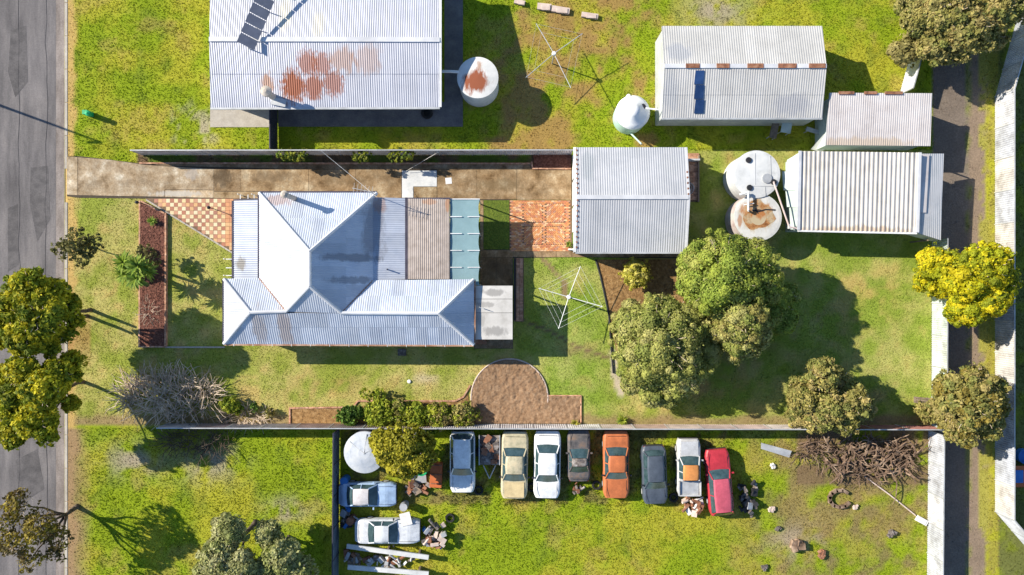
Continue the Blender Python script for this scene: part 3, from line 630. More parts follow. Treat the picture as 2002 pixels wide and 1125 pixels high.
# verandah
ver = MB(); vp = [P(457, 393, 2.45), P(508, 391, 2.62), P(508, 545, 2.62), P(457, 545, 2.45)]
solid(ver, vp); vr = ver.build('verandah_roof', M['under'], house); sheets(vr, vp, M['galv'], u=(0, 1, 0), width=1.1)
bar(MB(), vp[0] + Vector((-.05, 0, 0)), vp[3] + Vector((-.05, 0, 0)), 0.13, .14).build('gutter', M['gutter_dark'], house)
bar(MB(), vp[0] + Vector((0, .06, .02)), vp[1] + Vector((0, .06, .02)), 0.08, .12).build('fascia', M['gutter_dark'], house)
for x, y in [(458, 395), (458, 444), (458, 494), (458, 543)]: MB().box(P(x, y, 2.4) * 1 + Vector((.1, 0, -1.2)), (.1, .1, 2.4)).build('verandah_post', M['white'], house)
for y in (507, 524, 539): bar(MB(), P(442, y, 1.0), P(462, y, 1.0), .06, .06).build('rail', M['white'], house); 
for y in (507, 539): MB().box(P(443, y, .5), (.07, .07, 1.0)).build('rail_post', M['white'], house)
for x in (470, 485, 497): bar(MB(), P(x, 381, 1.0), P(x, 396, 1.0), .05, .05).build('rail', M['white'], house)
for x in (470, 497): MB().box(P(x, 381.5, .5), (.06, .06, 1.0)).build('rail_post', M['white'], house)
# tv antenna
an = thing('tv_antenna', 'thin metal aerial standing at the north east roof corner', 'aerial', P(736, 384, 2.6))
MB().tube(P(737, 384, 2.6), P(737, 384, 2.6) + Vector((0, 0, 2.2)), .025, n=6).build('mast', M['steel'], an)
bm2 = MB(); tp_ = P(737, 384, 2.6) + Vector((0, 0, 2.1)); bm2.tube(tp_ + Vector((-1.2, .25, 0)), tp_ + Vector((.3, -.05, 0)), .02, n=5)
for k in range(6): c_ = tp_ + Vector((-1.1 + k * .24, .23 - .045 * k, 0)); bm2.tube(c_ + Vector((.05, .35, 0)), c_ - Vector((.05, .35, 0)), .012, n=4)
bm2.build('antenna_boom', M['steel'], an)

# pergola roof behind the house
pg = thing('pergola_roof', 'faded brown ribbed roof sheets between house and shade cloth', 'pergola', P(836, 468))
pp = [P(797, 389, 2.55), P(879, 389, 2.5), P(879, 546, 2.5), P(797, 546, 2.55)]
m_ = MB(); solid(m_, pp, .05); pr = m_.build('roof_frame', M['under'], pg); sheets(pr, pp, M['poly'], u=(1, 0, 0), width=.42, pitch=.14, amp=.012)
for x, y in [(800, 392), (876, 392), (876, 543), (800, 543)]: MB().box(P(x, y, 2.4) + Vector((0, 0, -1.2)), (.1, .1, 2.4)).build('post', M['timber'], pg)
MB().box(P(838, 388.4, 2.5), (3.0, .1, .14)).build('fascia', M['gutter_dark'], pg)
# shade cloth
sc = thing('shade_sail', 'teal shade cloth stretched on white battens behind the house', 'shade cloth', P(908, 475))
ys = [390, 424, 457, 490, 523, 560]
mb = MB(); NX, NY = 10, 34
pts = []
for j in range(NY + 1):
    yy = 390 + (558 - 390) * j / NY
    seg = max(k for k in range(5) if ys[k] <= yy + 1e-6) if yy < 560 else 4
    ph = (yy - ys[seg]) / (ys[seg + 1] - ys[seg]); sag = math.sin(math.pi * ph)
    for i in range(NX + 1):
        s = i / NX; x = 880 + (937.5 - 880 - 2.2 * sag * s) * s
        pts.append(P(x, yy, 2.45 - 0.025 * sag - .03 * math.sin(s * 3.1)))
b = [p - Vector((0, 0, .012)) for p in pts]
fs = []; w_ = NX + 1; K = len(pts)
for j in range(NY):
    for i in range(NX):
        q0 = j * w_ + i; fs.append((q0, q0 + w_, q0 + w_ + 1, q0 + 1)); fs.append((K + q0, K + q0 + 1, K + q0 + w_ + 1, K + q0 + w_))
mb.add(pts + b, fs); mb.build('cloth', M['shade'], sc, smooth=True)
for y in ys[1:5]:
    for x0, x1 in ((880, 903), (914, 938)): bar(MB(), P(x0, y, 2.49), P(x1, y, 2.49), .05, .04).build('batten', M['white'], sc)
bar(MB(), P(880, 389.6, 2.46), P(938, 389.6, 2.46), .06, .06).build('frame_rail', M['white'], sc)
for x, y in [(937, 392), (937, 457), (937, 523), (937, 557)]: MB().box(P(x, y, 2.3) + Vector((0, 0, -1.15)), (.07, .07, 2.3)).build('post', M['steel'], sc)
# flat roofed porch
po = thing('flat_roofed_porch', 'small porch with pale stained flat roof at the house end', 'porch', P(963, 610))
for y0, y1 in ((559, 584.6), (585.4, 611.6), (612.4, 664)):
    a = P(929, y0, 2.5); c = P(1002, y1, 2.5); o = MB().prism([(a.x, a.y), (c.x, a.y), (c.x, c.y), (a.x, c.y)], 2.42, 2.5 + random.uniform(0, .01)).build('roof_panel', M['flatroof'], po)
MB().box(P(965, 611, 2.36), (70 / S, 96 / S, .1)).build('roof_frame', M['timber'], po)
for x, y in [(932, 562), (998, 562), (998, 660), (932, 660)]: MB().box(P(x, y, 2.3) + Vector((0, 0, -1.15)), (.1, .1, 2.3)).build('post', M['timber'], po)
mb = MB(); mb.tube(P(937, 601, 2.5), P(937, 601, 2.95), .03, n=6); mb.tube(P(937, 601, 2.9), P(946, 604, 2.9), .02, n=5); mb.build('vent_pipe', M['white'], po)
tag(MB().box(P(941, 668, .25), (.7, .35, .5)).box(P(941, 668, .52), (.74, .39, .05)).build('rusty_box', M['rustmetal'], origin=P(941, 668)), 'low rusty metal box beside the porch slab', 'box')

# ------------------------------------------------------------------ sheds
def gable(name, label, x0, y0, x1, y1, yr, he, hr, m, parts=None, wallm='shedwall', wpad=6, xr0=None, xr1=None, width=.8, pitch=.16, capm='cap', cat='shed', amp=.010):
    t = thing(name, label, cat, P((x0 + x1) / 2, (y0 + y1) / 2))
    k_ = (hr / (H - hr) - he / (H - he)) * 0.96
    xr0 = x0 + (x0 - CX) * k_ if xr0 is None else xr0; xr1 = x1 + (x1 - CX) * k_ if xr1 is None else xr1
    a, b, c, d = P(x0, y0, he), P(x1, y0, he), P(x1, y1, he), P(x0, y1, he); r0, r1 = P(xr0, yr, hr), P(xr1, yr, hr)
    um = MB(); solid(um, [a, b, r1, r0]); solid(um, [r0, r1, c, d]); rf = um.build('roof', M['under'], t)
    sheets(rf, [a, b, r1, r0], M[m], u=(1, 0, 0), width=width, pitch=pitch, amp=amp); sheets(rf, [r0, r1, c, d], M[m], u=(1, 0, 0), width=width, pitch=pitch, amp=amp, split=.45 if cat == 'shed' else None)
    bar(MB(), r0 + up, r1 + up, .28, .05).build('ridge_cap', M[capm], rf)
    w = wpad / S; wl_ = MB()
    xa, xb, ya, yb = a.x + w, c.x - w, c.y + w, a.y - w
    ym = r0.y; hz = lambda yy: he + (hr - he) * (1 - abs(yy - ym) / ((a.y - ym) if yy > ym else (ym - c.y))) - .12
    pr_ = [(ya, 0), (yb, 0), (yb, hz(yb)), (ym, hr - .12), (ya, hz(ya))]
    vv = [(xa, p, q) for p, q in pr_] + [(xb, p, q) for p, q in pr_]
    wl_.add(vv, [(4, 3, 2, 1, 0), (5, 6, 7, 8, 9)] + [(i, (i + 1) % 5, 5 + (i + 1) % 5, 5 + i) for i in range(5)])
    wl_.build('wall', M[wallm], t)
    return t, rf, (a, b, c, d, r0, r1)
g, grf, (a, b, c, d, r0, r1) = gable('steel_garage', 'pale grey corrugated steel garage at the end of the driveway', 1125, 289, 1340, 493, 386, 2.6, 3.35, 'zinc', wpad=2, cat='garage')
for p, q in ((a, r0), (r0, d)): bar(MB(), p + Vector((-.05, 0, .06)), q + Vector((-.05, 0, .06)), .20, .06).build('barge_board', M['white'], grf)
for p, q in ((b, r1), (r1, c)): bar(MB(), p + Vector((.05, 0, .06)), q + Vector((.05, 0, .06)), .12, .06).build('barge_board', M['cap'], grf)
bar(MB(), d + Vector((0, -.06, 0)), c + Vector((0, -.06, 0)), .12, .12).build('gutter', M['steel'], g)
mb = MB()
for k in range(10):
    p = a.lerp(r0, (k + .6) / 10.5) + Vector((.06, 0, .10)); mb.box(p, (.10, .13, .03), random.random()); p = r0.lerp(d, (k + .6) / 10.5) + Vector((.06, 0, .10)); mb.box(p, (.10, .12, .03), random.random())
for k in range(5): p = b.lerp(r1, .5 + k * .11) + Vector((.0, 0, .10)); mb.box(p, (.10, .12, .03))
mb.build('rusty_fixings', M['rustmetal'], grf)
MB().path([P(1126, 489, 2.5), P(1118, 488, 2.3), P(1112, 488, 1.2), P(1113, 488, .1)], .06, n=8).build('downpipe', M['white'], g)
for k in range(3):
    MB().box(P(1122, 325 + k * 52, 1.1), (.05, 1.7, 2.1)).build('door', M['white'], g)

s2 = thing('ribbed_tank_shed', 'cream shed with wide ribbed flat roof beside the two water tanks', 'shed', P(1670, 380))
q = [P(1563, 296, 2.95), P(1797, 299, 2.95), P(1792, 455, 2.65), P(1560, 450, 2.65)]
m_ = MB(); solid(m_, q, .1); rf2 = m_.build('roof', M['under'], s2)
sheets(rf2, q, M['cream_rib'], u=(1, 0, 0), pitch=.305, amp=.026, width=1.525 / 2, trap=True)
for p_, q_ in ((q[0], q[3]), (q[1], q[2])): bar(MB(), p_ + Vector((0, 0, .1)), q_ + Vector((0, 0, .1)), .2, .05).build('barge_cap', M['cap'], rf2)
bar(MB(), q[3] + Vector((0, -.06, .0)), q[2] + Vector((0, -.06, .0)), .12, .12).build('gutter', M['white'], s2)
ws = MB(); a_ = P(1568, 303, 2.8); c_ = P(1788, 448, 2.6); ws.prism([(a_.x, a_.y), (c_.x, a_.y), (c_.x, c_.y), (a_.x, c_.y)], 0, 2.55); ws.build('wall', M['greenwall'], s2)
for y0, y1, x0 in ((299, 335, 1533), (335.5, 372, 1529), (372.5, 405, 1536), (405.5, 449, 1543)):
    # pale sheets of the lower awning on the tank side
    pl = [P(x0 + (6 if y0 == 299 else 0), y0 + (14 if y0 == 299 else 0), 1.9), P(1562, y0, 2.6), P(1562, y1, 2.6), P(x0 + 3, y1, 1.9)]
    m_ = MB(); solid(m_, pl, .04); m_.build('awning_sheet', M['greenwall'], s2)
pl = [P(1798, 301, 2.6), P(1844, 301, 2.3), P(1838, 470, 2.2), P(1793, 456, 2.55)]
m_ = MB(); solid(m_, pl, .06); lr = m_.build('lean_to_roof', M['under'], s2); sheets(lr, pl, M['zinc'], u=(1, 0, 0), width=.8)
pl = [P(1798, 302, 2.72), P(1817, 302, 2.68), P(1811, 416, 2.6), P(1794, 416, 2.68)]
m_ = MB(); solid(m_, pl, .03); m_.build('loose_sheet', M['pinkish'], s2)
pl = [P(1766, 457, 1.7), P(1793, 456, 2.45), P(1836, 470, 2.1), P(1820, 472, 1.6)]
m_ = MB(); solid(m_, pl, .04); m_.build('awning_sheet', M['greenwall'], s2)
for x, y in [(1840, 305), (1836, 466), (1815, 470)]: MB().box(P(x, y, 2.1) + Vector((0, 0, -1.05)), (.09, .09, 2.1)).build('post', M['timber'], s2)

# paved nook beside the garage
nk = thing('paved_nook', 'dark red brick slab tucked against the east side of the garage', 'paving', P(1350, 345))
MB().prism([P(*p)[:2] for p in excl([(1318, 300), (1366, 300), (1366, 395), (1318, 395)])], -.02, .03).build('mortar', M['sand'], nk)
for i in range(8):
    for j in range(29): inst('brick', bm_, nk, P(1321 + i * 6.0 + (1 if j % 2 else 0), 302 + j * 3.15) + Vector((0, 0, .05)), 0)
MB().box(P(1343, 314, .35), (46 / S, .12, .7)).build('low_wall', M['shedwall'], nk)
MB().box(P(1365.5, 350, .12), (.1, 90 / S, .2)).build('edge_board', M['timber'], nk)
hs = MB()
for k in range(5):
    cc = P(1345 + random.uniform(-1.5, 1.5), 368 + random.uniform(-1.5, 1.5), .12 + .03 * k); rr = .28 + .06 * (k % 4)
    hs.path([cc + Vector((rr * math.cos(t * .42), rr * math.sin(t * .42), 0)) for t in range(16)], .018, n=5)
tag(hs.build('garden_hose', M['steel'], origin=P(1345, 368)), 'pale coiled hose lying on the dark bricks beside the garage', 'hose')

# ------------------------------------------------------------------ tanks
def tank(name, label, px, py, rpx, h, lidm, sidem, group='round water tanks', dome=0.08):
    c = P(px, py, h); r = rpx / S * (H - h) / H
    t = thing(name, label, 'water tank', (c.x, c.y, 0), group)
    MB().lathe((c.x, c.y, 0), [(r * .985, 0), (r * .985, h - .02)], 48, close=False).build('side', M[sidem], t, smooth=True)
    MB().lathe((c.x, c.y, h - .1), [(r * 1.01, 0), (r * 1.01, .10), (r * .9, .12), (r * .5, .12 + dome * .7), (0.02, .12 + dome)], 48).build('lid', M[lidm], t)
    return t, c, r
t1, c1, r1_ = tank('water_tank', 'white limewashed water tank with three round black hatches', 1479, 341, 46, 2.3, 'tankwhite', 'tankwhite', dome=.01)
for x, y, rr in ((1464, 313, .20), (1466, 367, .2), (1513, 356, .2)):
    p = P(x, y, 2.42); MB().lathe((p.x, p.y, 2.34), [(rr, 0), (rr, .07), (rr * .8, .08)], 16).build('hatch', M['black'], t1)
p = P(1500, 349, 2.4); MB().lathe((p.x, p.y, 2.33), [(.34, 0), (.34, .07), (.3, .08)], 20).build('shade_mark', M['steel'], t1)  # added disc, stands for a shade mark on the lid
for (xa, ya, xb, yb) in ((1476, 300, 1477, 362), (1506, 305, 1508, 350), (1466, 364, 1512, 365), (1496, 365, 1497, 383)): bar(MB(), P(xa, ya, 2.33), P(xb, yb, 2.33), .03, .025).build('lid_seam', M['steel'], t1)
t2, c2, r2_ = tank('water_tank', 'water tank with orange rusted lid and pink stained side', 1482, 425, 46, 2.2, 'tankrust', 'tankpink', dome=.02)
ins = []
for k in range(30):
    a_ = k / 30 * 6.2832; rr = 30 * (1 + .10 * math.sin(3 * a_ + 1) + .06 * math.sin(7 * a_) + random.uniform(-.04, .04)); ins.append(P(1482 + rr * math.cos(a_) * 1.02, 421 + rr * math.sin(a_) * .95, 2.25))
MB().prism([p[:2] for p in ins], 2.20, 2.236).build('rusted_inset', M['rustlid'], t2)
for (xa, ya, xb, yb) in ((1470, 411, 1484, 414), (1484, 414, 1497, 410), (1497, 410, 1516, 411), (1478, 408, 1482, 418)): bar(MB(), P(xa, ya, 2.24), P(xb, yb, 2.24), .09, .02).build('lid_crack', M['black'], t2)
wp = MB(); wp.path([P(1446, 381, 2.5), P(1463, 376, 2.6), P(1463, 412, 2.6), P(1463, 412, 2.2)], .075, n=8); wp.tube(P(1455, 401, 2.45), P(1474, 398, 2.45), .04, n=6); tag(wp.build('overflow_pipe', M['white'], origin=P(1463, 395)), 'bent white pipe bridging the two water tanks', 'pipe')
wp = MB(); wp.path([P(1513, 356, 2.35), P(1513, 358, 2.75), P(1543, 444, 2.7), P(1562, 448, 2.65)], .06, n=8); tag(wp.build('inlet_pipe', M['pinkpipe'], origin=P(1528, 400)), 'long pink faded pipe running from shed gutter to white tank', 'pipe')
MB().box(P(1545, 443, 2.6), (.25, .3, .25)).build('rain_head', M['white'], s2)
t3, c3, r3_ = tank('water_tank', 'white topped tank with rust stained centre beside the northern house', 934, 152, 40, 2.4, 'tanklid_n', 'tankwhite')
tag(MB().path([P(862, 140, 2.5), P(880, 140, 2.55), P(897, 141, 2.5)], .1, n=8).build('tank_inlet_pipe', M['white'], origin=P(880, 140)), 'short white pipe from northern house gutter to rusty topped tank', 'pipe')
c = P(1238, 219, 1.9); pt = thing('poly_tank', 'white plastic tank with cone top and pale aqua side beside northern shed', 'water tank', (c.x, c.y, 0))
MB().lathe((c.x, c.y, 0), [(1.15, 0), (1.18, .6), (1.15, 1.7)], 40, close=False).build('side', M['aqua'], pt, smooth=True)
MB().lathe((c.x, c.y, 1.68), [(1.2, 0), (1.2, .06), (.95, .3), (.4, .62), (.38, .7), (.02, .72)], 40).build('cone_top', M['polytank'], pt, smooth=True)
p = P(1257, 209, 2.05); MB().lathe((p.x, p.y, 2.0), [(.2, -.1), (.2, .1), (.05, .12)], 16).build('strainer', M['black'], pt)
MB().lathe((P(1229, 188, 1.9).x, P(1229, 188, 1.9).y, 1.75), [(.16, -.2), (.16, .1), (.05, .12)], 12).build('inlet_cap', M['polytank'], pt)
tag(MB().path([P(1226, 254, .3), P(1240, 268, .9), P(1254, 282, 1.6)], .06, n=6).build('leaning_pipe', M['aqua'], origin=P(1240, 268)), 'pale pipe leaning below the white plastic tank', 'pipe')
tag(MB().path([P(1262, 212, 2.2), P(1290, 215, 2.4)], .06, n=6).build('tank_inlet_pipe', M['white'], origin=P(1276, 213)), 'short white pipe between plastic tank and northern shed', 'pipe')
# domed tank in the car yard
c = P(712, 886, 1.9); dt = thing('round_tank', 'blue grey round tank half hidden under the yellow green tree in the car yard', 'tank', (c.x, c.y, 0))
MB().lathe((c.x, c.y, 0), [(1.42, 0), (1.42, 1.7)], 36, close=False).build('side', M['bluegrey'], dt, smooth=True)
MB().lathe((c.x, c.y, 1.68), [(1.46, 0), (1.46, .06), (1.0, .2), (.4, .3), (.02, .32)], 36).build('lid', M['bluegrey'], dt)
for k in range(3): t = k * 1.05 + .4; bar(MB(), c + Vector((1.3 * math.cos(t), 1.3 * math.sin(t), -.07)), c + Vector((-.05 * math.cos(t), -.05 * math.sin(t), .12)), .05, .05).build('lid_seam', M['steel'], dt)

# ------------------------------------------------------------------ northern neighbour
nh = thing('northern_house', 'long house roof patched with rust and a tilted solar rack', 'house', P(640, 60))
he = 2.8; a, b, c, d = P(412, -70, he), P(860, -70, he), P(860, 210, he), P(412, 211, he); r0, r1 = P(410, 78, 3.7), P(860, 79, 3.7)
ru = MB(); solid(ru, [a, b, r1, r0]); solid(ru, [r0, r1, c, d]); nr = ru.build('roof', M['under'], nh)
pm1 = r0.lerp(d, .5); pm2 = r1.lerp(c, .5)
sheets(nr, [a, b, r1, r0], M['galv_n'], u=(1, 0, 0)); sheets(nr, [r0, r1, pm2, pm1], M['galv_n'], u=(1, 0, 0), lift=.075); sheets(nr, [pm1, pm2, c, d], M['galv_n'], u=(1, 0, 0))
bar(MB(), r0 + up * 1.4, r1 + up * 1.4, .3, .05).build('ridge_cap', M['cap'], nr)
bar(MB(), b + Vector((.05, 0, .05)), r1 + Vector((.05, 0, .05)), .14, .1).build('barge_board', M['white'], nr); bar(MB(), r1 + Vector((.05, 0, .05)), c + Vector((.05, 0, .05)), .14, .1).build('barge_board', M['white'], nr)
bar(MB(), d + Vector((0, -.07, 0)), c + Vector((0, -.07, 0)), .13, .12).build('gutter', M['steel'], nh)
mw = MB(); q0 = P(425, -60, 2.6); q1 = P(848, 190, 2.6); mw.prism([(q0.x, q1.y), (q1.x, q1.y), (q1.x, q0.y), (q0.x, q0.y)], 0, 2.75); mw.build('wall', M['weather'], nh)
fx = P(534, 190, 3.0); MB().tube((fx.x, fx.y, 2.8), (fx.x, fx.y, 4.3), .22, n=12).build('flue', M['flue'], nh)
MB().lathe((fx.x, fx.y, 4.2), [(.22, 0), (.36, .05), (.36, .22), (.1, .35)], 14).build('flue_cowl', M['flue'], nh)
MB().box(P(545, 200, 3.0), (1.0, .5, .12), -.2).build('flue_flashing', M['steel'], nh)
nt_ = struct(sheet('neighbour_concrete', excl([(411, 205), (528, 205), (528, 249), (411, 249)]), .02, M['concrete']))
struct(sheet('neighbour_path', excl([(544, 200), (905, 200), (905, -60), (869, -60), (869, 200), (905, 200), (905, 248), (544, 248)][:1] + [(869, 200), (869, -60), (905, -60), (905, 248), (544, 248)]), .022, M['shadecon']))
# solar rack
sr = thing('solar_rack', 'row of tilted solar panels standing on the northern house roof', 'solar panels', P(490, 40, 3.5))
ax0 = P(484, 92, 4.1); ax1 = P(548, -64, 4.4); d_ = (ax1 - ax0); n_ = 8; ang = math.atan2(d_.y, d_.x)
for k in range(n_):
    p = ax0 + d_ * ((k + .5) / n_); MB().box(p + Vector((-.1, 0, .1)), (d_.length / n_ - .05, 1.15, .05), ang, Matrix.Rotation(R(24), 4, 'X')).build('panel', M['solar'], sr)
for k in range(0, n_ + 1, 2):
    p = ax0 + d_ * (k / n_)
    MB().box((p.x, p.y, 3.55), (.06, .06, 1.0)).build('strut', M['steel'], sr)
tag(MB().lathe(P(835, 222, .02), [(.42, 0), (.42, .18), (.25, .2), (.25, .05)], 18).build('old_tyre', M['tyre'], origin=P(835, 222)), 'dark tyre lying on concrete below the northern house roof edge', 'tyre')
# rough blocks, hoist and shed in the northern yard
for i, (x, y, l, w, a_) in enumerate([(1064, 14, 1.0, .45, -.1), (1096, 20, 1.3, .42, -.16), (1153, 31, 1.2, .34, -.14), (1016, 5, .8, .3, -.2)]):
    lab = ['thick pale stone slab, the short one near the hoist arm tip', 'longest pale stone slab lying in the northern yard', 'thin pale slab, rightmost of the row in the northern yard', 'small pale slab at the top edge beside the shadow'][i]
    tag(MB().box(P(x, y, .1), (l, w, .2), a_).box(P(x + 3, y + 1, .22), (l * .6, w * .8, .06), a_ + .1).build('stone_slab', M['paleboard'], origin=P(x, y)), lab, 'slab', 'pale slabs in the northern yard')
def hoist(name, label, tips, ctr, h, rings, m, mp='steel'):
    c = P(*ctr, h); t = thing(name, label, 'clothes line', (c.x, c.y, 0), 'rotary clothes lines')
    MB().tube((c.x, c.y, 0), (c.x, c.y, h + .1), .045, n=10).build('mast', M[mp], t)
    MB().lathe((c.x, c.y, h - .08), [(.12, 0), (.16, .08), (.12, .2)], 12).build('hub', M['white'], t)
    T = [P(*p, h + .12) for p in tips]
    for p in T: MB().tube((c.x, c.y, h), p, .025, n=6).build('arm', M[m], t)
    ctop = Vector((c.x, c.y, h))
    for f in rings:
        mb = MB()
        for i in range(4): mb.tube(ctop.lerp(T[i], f), ctop.lerp(T[(i + 1) % 4], f), .007, n=4)
        mb.build('wire_ring', M[m], t)
    return t
hoist('rotary_clothes_line', 'white rotary clothes line with wire rings on the back lawn', [(1135, 521), (1178, 600), (1092, 643), (1053, 564)], (1112, 581), 2.0, (.99, .80, .58), 'white')
hoist('rotary_clothes_line', 'bare four armed rotary clothes line in the northern yard', [(1048, 46), (1139, 66), (1116, 172), (1028, 152)], (1083, 105), 2.1, (.98, .7), 'steel')
g2, g2r, (a, b, c, d, r0, r1) = gable('northern_shed', 'off white gable shed with rusty ridge and blue panel strip', 1294, 52, 1607, 231, 130, 2.7, 3.5, 'white_n', wpad=3, xr0=1299, xr1=1615)
for k in range(5): p = r0.lerp(r1, .13 + k * .19); q_ = r0.lerp(r1, .13 + k * .19 + random.uniform(.06, .12)); bar(MB(), p + up * 1.5, q_ + up * 1.5, .3, .05).build('rusty_ridge_piece', M['rustmetal'], g2r)
for k in range(3):
    y0 = 138 + k * 28.5; pz = lambda y: 3.5 - .8 * (y - 130) / 101 + .12
    m_ = MB(); solid(m_, [P(1360, y0, pz(y0)), P(1377, y0, pz(y0)), P(1375, y0 + 27, pz(y0 + 27)), P(1357, y0 + 27, pz(y0 + 27))], .04); m_.build('solar_panel', M['solarblue'], g2r)
bar(MB(), d + Vector((0, -.06, 0)), c + Vector((0, -.06, 0)), .12, .12).build('gutter', M['steel'], g2)
s3 = thing('pinkish_shed', 'low pinkish white skillion shed beside the lane', 'shed', P(1715, 235))
q = [P(1622, 182, 2.75), P(1822, 183, 2.75), P(1818, 286, 2.4), P(1614, 284, 2.4)]
m_ = MB(); solid(m_, q, .08); r3 = m_.build('roof', M['under'], s3); sheets(r3, q, M['pinkish'], u=(1, 0, 0))
m_ = MB(); a_ = P(1625, 190, 2.5); c_ = P(1815, 280, 2.5); m_.prism([(a_.x, a_.y), (c_.x, a_.y), (c_.x, c_.y), (a_.x, c_.y)], 0, 2.3); m_.build('wall', M['greenwall'], s3)
for x0, x1 in ((1640, 1670), (1690, 1715), (1730, 1765)): bar(MB(), P(x0, 182, 2.86), P(x1, 182, 2.86), .2, .05).build('rusty_edge', M['rustmetal'], s3)
m_ = MB(); solid(m_, [P(1585, 292, .15), P(1612, 262, 1.6), P(1640, 268, 1.65), P(1606, 298, .15)], .04); tag(m_.build('leaning_sheet', M['white'], origin=P(1600, 290)), 'white sheet leaning against the corner of the pinkish shed', 'metal sheet')
for i, (x, y, w, l, hh, a_, mm, lb) in enumerate([(1508, 252, .5, 1.7, .7, .35, 'timber', 'grey timber trestle under the northern shed eave'), (1530, 250, .7, 1.1, .75, .3, 'greenwall', 'pale green table top on legs beside the timber trestle'), (1590, 262, 1.6, .3, .6, .5, 'steel', 'pale metal trough lying before the pinkish shed')]):
    p = P(x, y); tt = thing(['timber_trestle', 'garden_table', 'metal_trough'][i], lb, ['trestle', 'table', 'trough'][i], p)
    MB().box((p.x, p.y, hh), (w, l, .06), -a_ * .6).build('top', M[mm], tt)
    for sx in (-1, 1):
        for sy in (-1, 1): MB().box(Vector((p.x, p.y, hh / 2)) + Matrix.Rotation(-a_ * .6, 3, 'Z') @ Vector((sx * w * .42, sy * l * .45, 0)), (.05, .05, hh)).build('leg', M['steel'], tt)
tag(MB().box(P(172, 222, .4), (.34, .3, .8)).lathe(P(172, 222, .8), [(.2, 0), (.19, .08), (.02, .16)], 12).build('service_pillar', M['green'], origin=P(172, 222)), 'small green service pillar on the north verge', 'utility box')
# power pole beyond the road edge, seen by its shadow
pl = P(-150, 152); pp_ = thing('street_light', 'tall street light pole whose shadow crosses the road', 'street light', pl)
MB().tube(pl, pl + Vector((0, 0, 8)), .12, .07, 10).build('pole', M['steel'], pp_); MB().box(pl + Vector((-.4, -.05, 8)), (1.0, .16, .12)).build('lamp_head', M['steel'], pp_)

# ------------------------------------------------------------------ fences
def fence(name, label, pts, h, cols, m='fence', panel=2.35, pitch=.15, post=True, topcol=None):
    t = thing(name, label, 'fence', P(*pts[0]))
    for a, b in zip(pts[:-1], pts[1:]):
        a = P(*a); b = P(*b); L_ = (b - a).length; n = max(1, round(L_ / panel)); d = (b - a).normalized(); nn = Vector((-d.y, d.x, 0))
        for k in range(n):
            p = a + d * (L_ * k / n); ln = L_ / n - .01; mb = MB(); q = max(2, int(ln / (pitch / 2)))
            vs_ = []; hh = h + random.uniform(-.02, .02)
            for s in range(q + 1):
                w = p + d * (ln * s / q)
                for side, z in ((1, .03), (1, hh), (-1, hh), (-1, .03)): vs_.append(w + nn * ((.018 if s % 2 else -.018) + side * .006) + Vector((0, 0, z)))
            fs = []
            for s in range(q):
                for e_ in range(4): fs.append((s * 4 + e_, (s + 1) * 4 + e_, (s + 1) * 4 + (e_ + 1) % 4, s * 4 + (e_ + 1) % 4))
            fs += [(0, 1, 2, 3), (q * 4 + 3, q * 4 + 2, q * 4 + 1, q * 4)]
            mb.add(vs_, fs); o = mb.build('panel', M[m], t); o.color = (*cols(k, n), 1)
            if post: MB().box(p + Vector((0, 0, h / 2)) , (.07, .07, h + .04), math.atan2(d.y, d.x)).build('post', M['steel' if topcol is None else topcol], t)
        bar(MB(), a + Vector((0, 0, h + .035)), b + Vector((0, 0, h + .035)), .07, .04).build('top_rail', M[topcol or 'steel'], t)
    return t
fence('steel_fence', 'plain grey steel fence along the north side of the driveway', [(281, 303.5), (1117, 303)], 1.7, lambda k, n: (0.50, 0.48, 0.49))
def south_cols(k, n):
    f = k / n
    if f < .35: return random.choice([(.42, .32, .30), (.50, .46, .46)])
    if f < .55: return random.choice([(.58, .56, .57), (.62, .60, .60), (.52, .48, .48)])
    if f < .83: return random.choice([(.50, .40, .38), (.55, .46, .43), (.45, .33, .29), (.52, .47, .46)])
    return random.choice([(.36, .17, .14), (.32, .15, .13), (.40, .22, .19)])
fence('rusty_iron_fence', 'rust streaked corrugated iron fence between the lawn and the car yard', [(330, 828), (1815, 831)], 1.65, south_cols)
fence('pale_green_fence', 'weathered pale green fence between the back lawn and the lane', [(1822, 470), (1821, 838)], 1.75, lambda k, n: random.choice([(.50, .56, .53), (.56, .60, .57), (.48, .55, .52)]))
fence('white_lane_fence', 'whitish steel fence along the lane beside the car yard', [(1815, 842), (1812, 1140)], 1.8, lambda k, n: random.choice([(.48, .49, .51), (.53, .53, .54), (.45, .46, .49)]))
fence('far_lane_fence', 'tall pale fence on the far side of the lane', [(1990, 30), (1945, 190), (1945, 1000), (2010, 1075)], 1.9, lambda k, n: random.choice([(.44, .46, .51), (.49, .50, .53), (.40, .42, .47), (.50, .48, .46)]))
fence('slanting_fence', 'slanting white fence piece running under the olive trees in the north east', [(1758, 186), (1815, -20)], 1.7, lambda k, n: (.60, .61, .63))
fence('dark_blue_fence', 'dark blue steel fence on the west side of the car yard', [(664, 838), (662, 1140)], 1.75, lambda k, n: (.10, .14, .20), topcol='gutter_dark')
fence('black_side_fence', 'short near black fence closing the gap beside the northern house', [(543, 214), (543, 300)], 1.6, lambda k, n: (.035, .04, .055), topcol='gutter_dark')

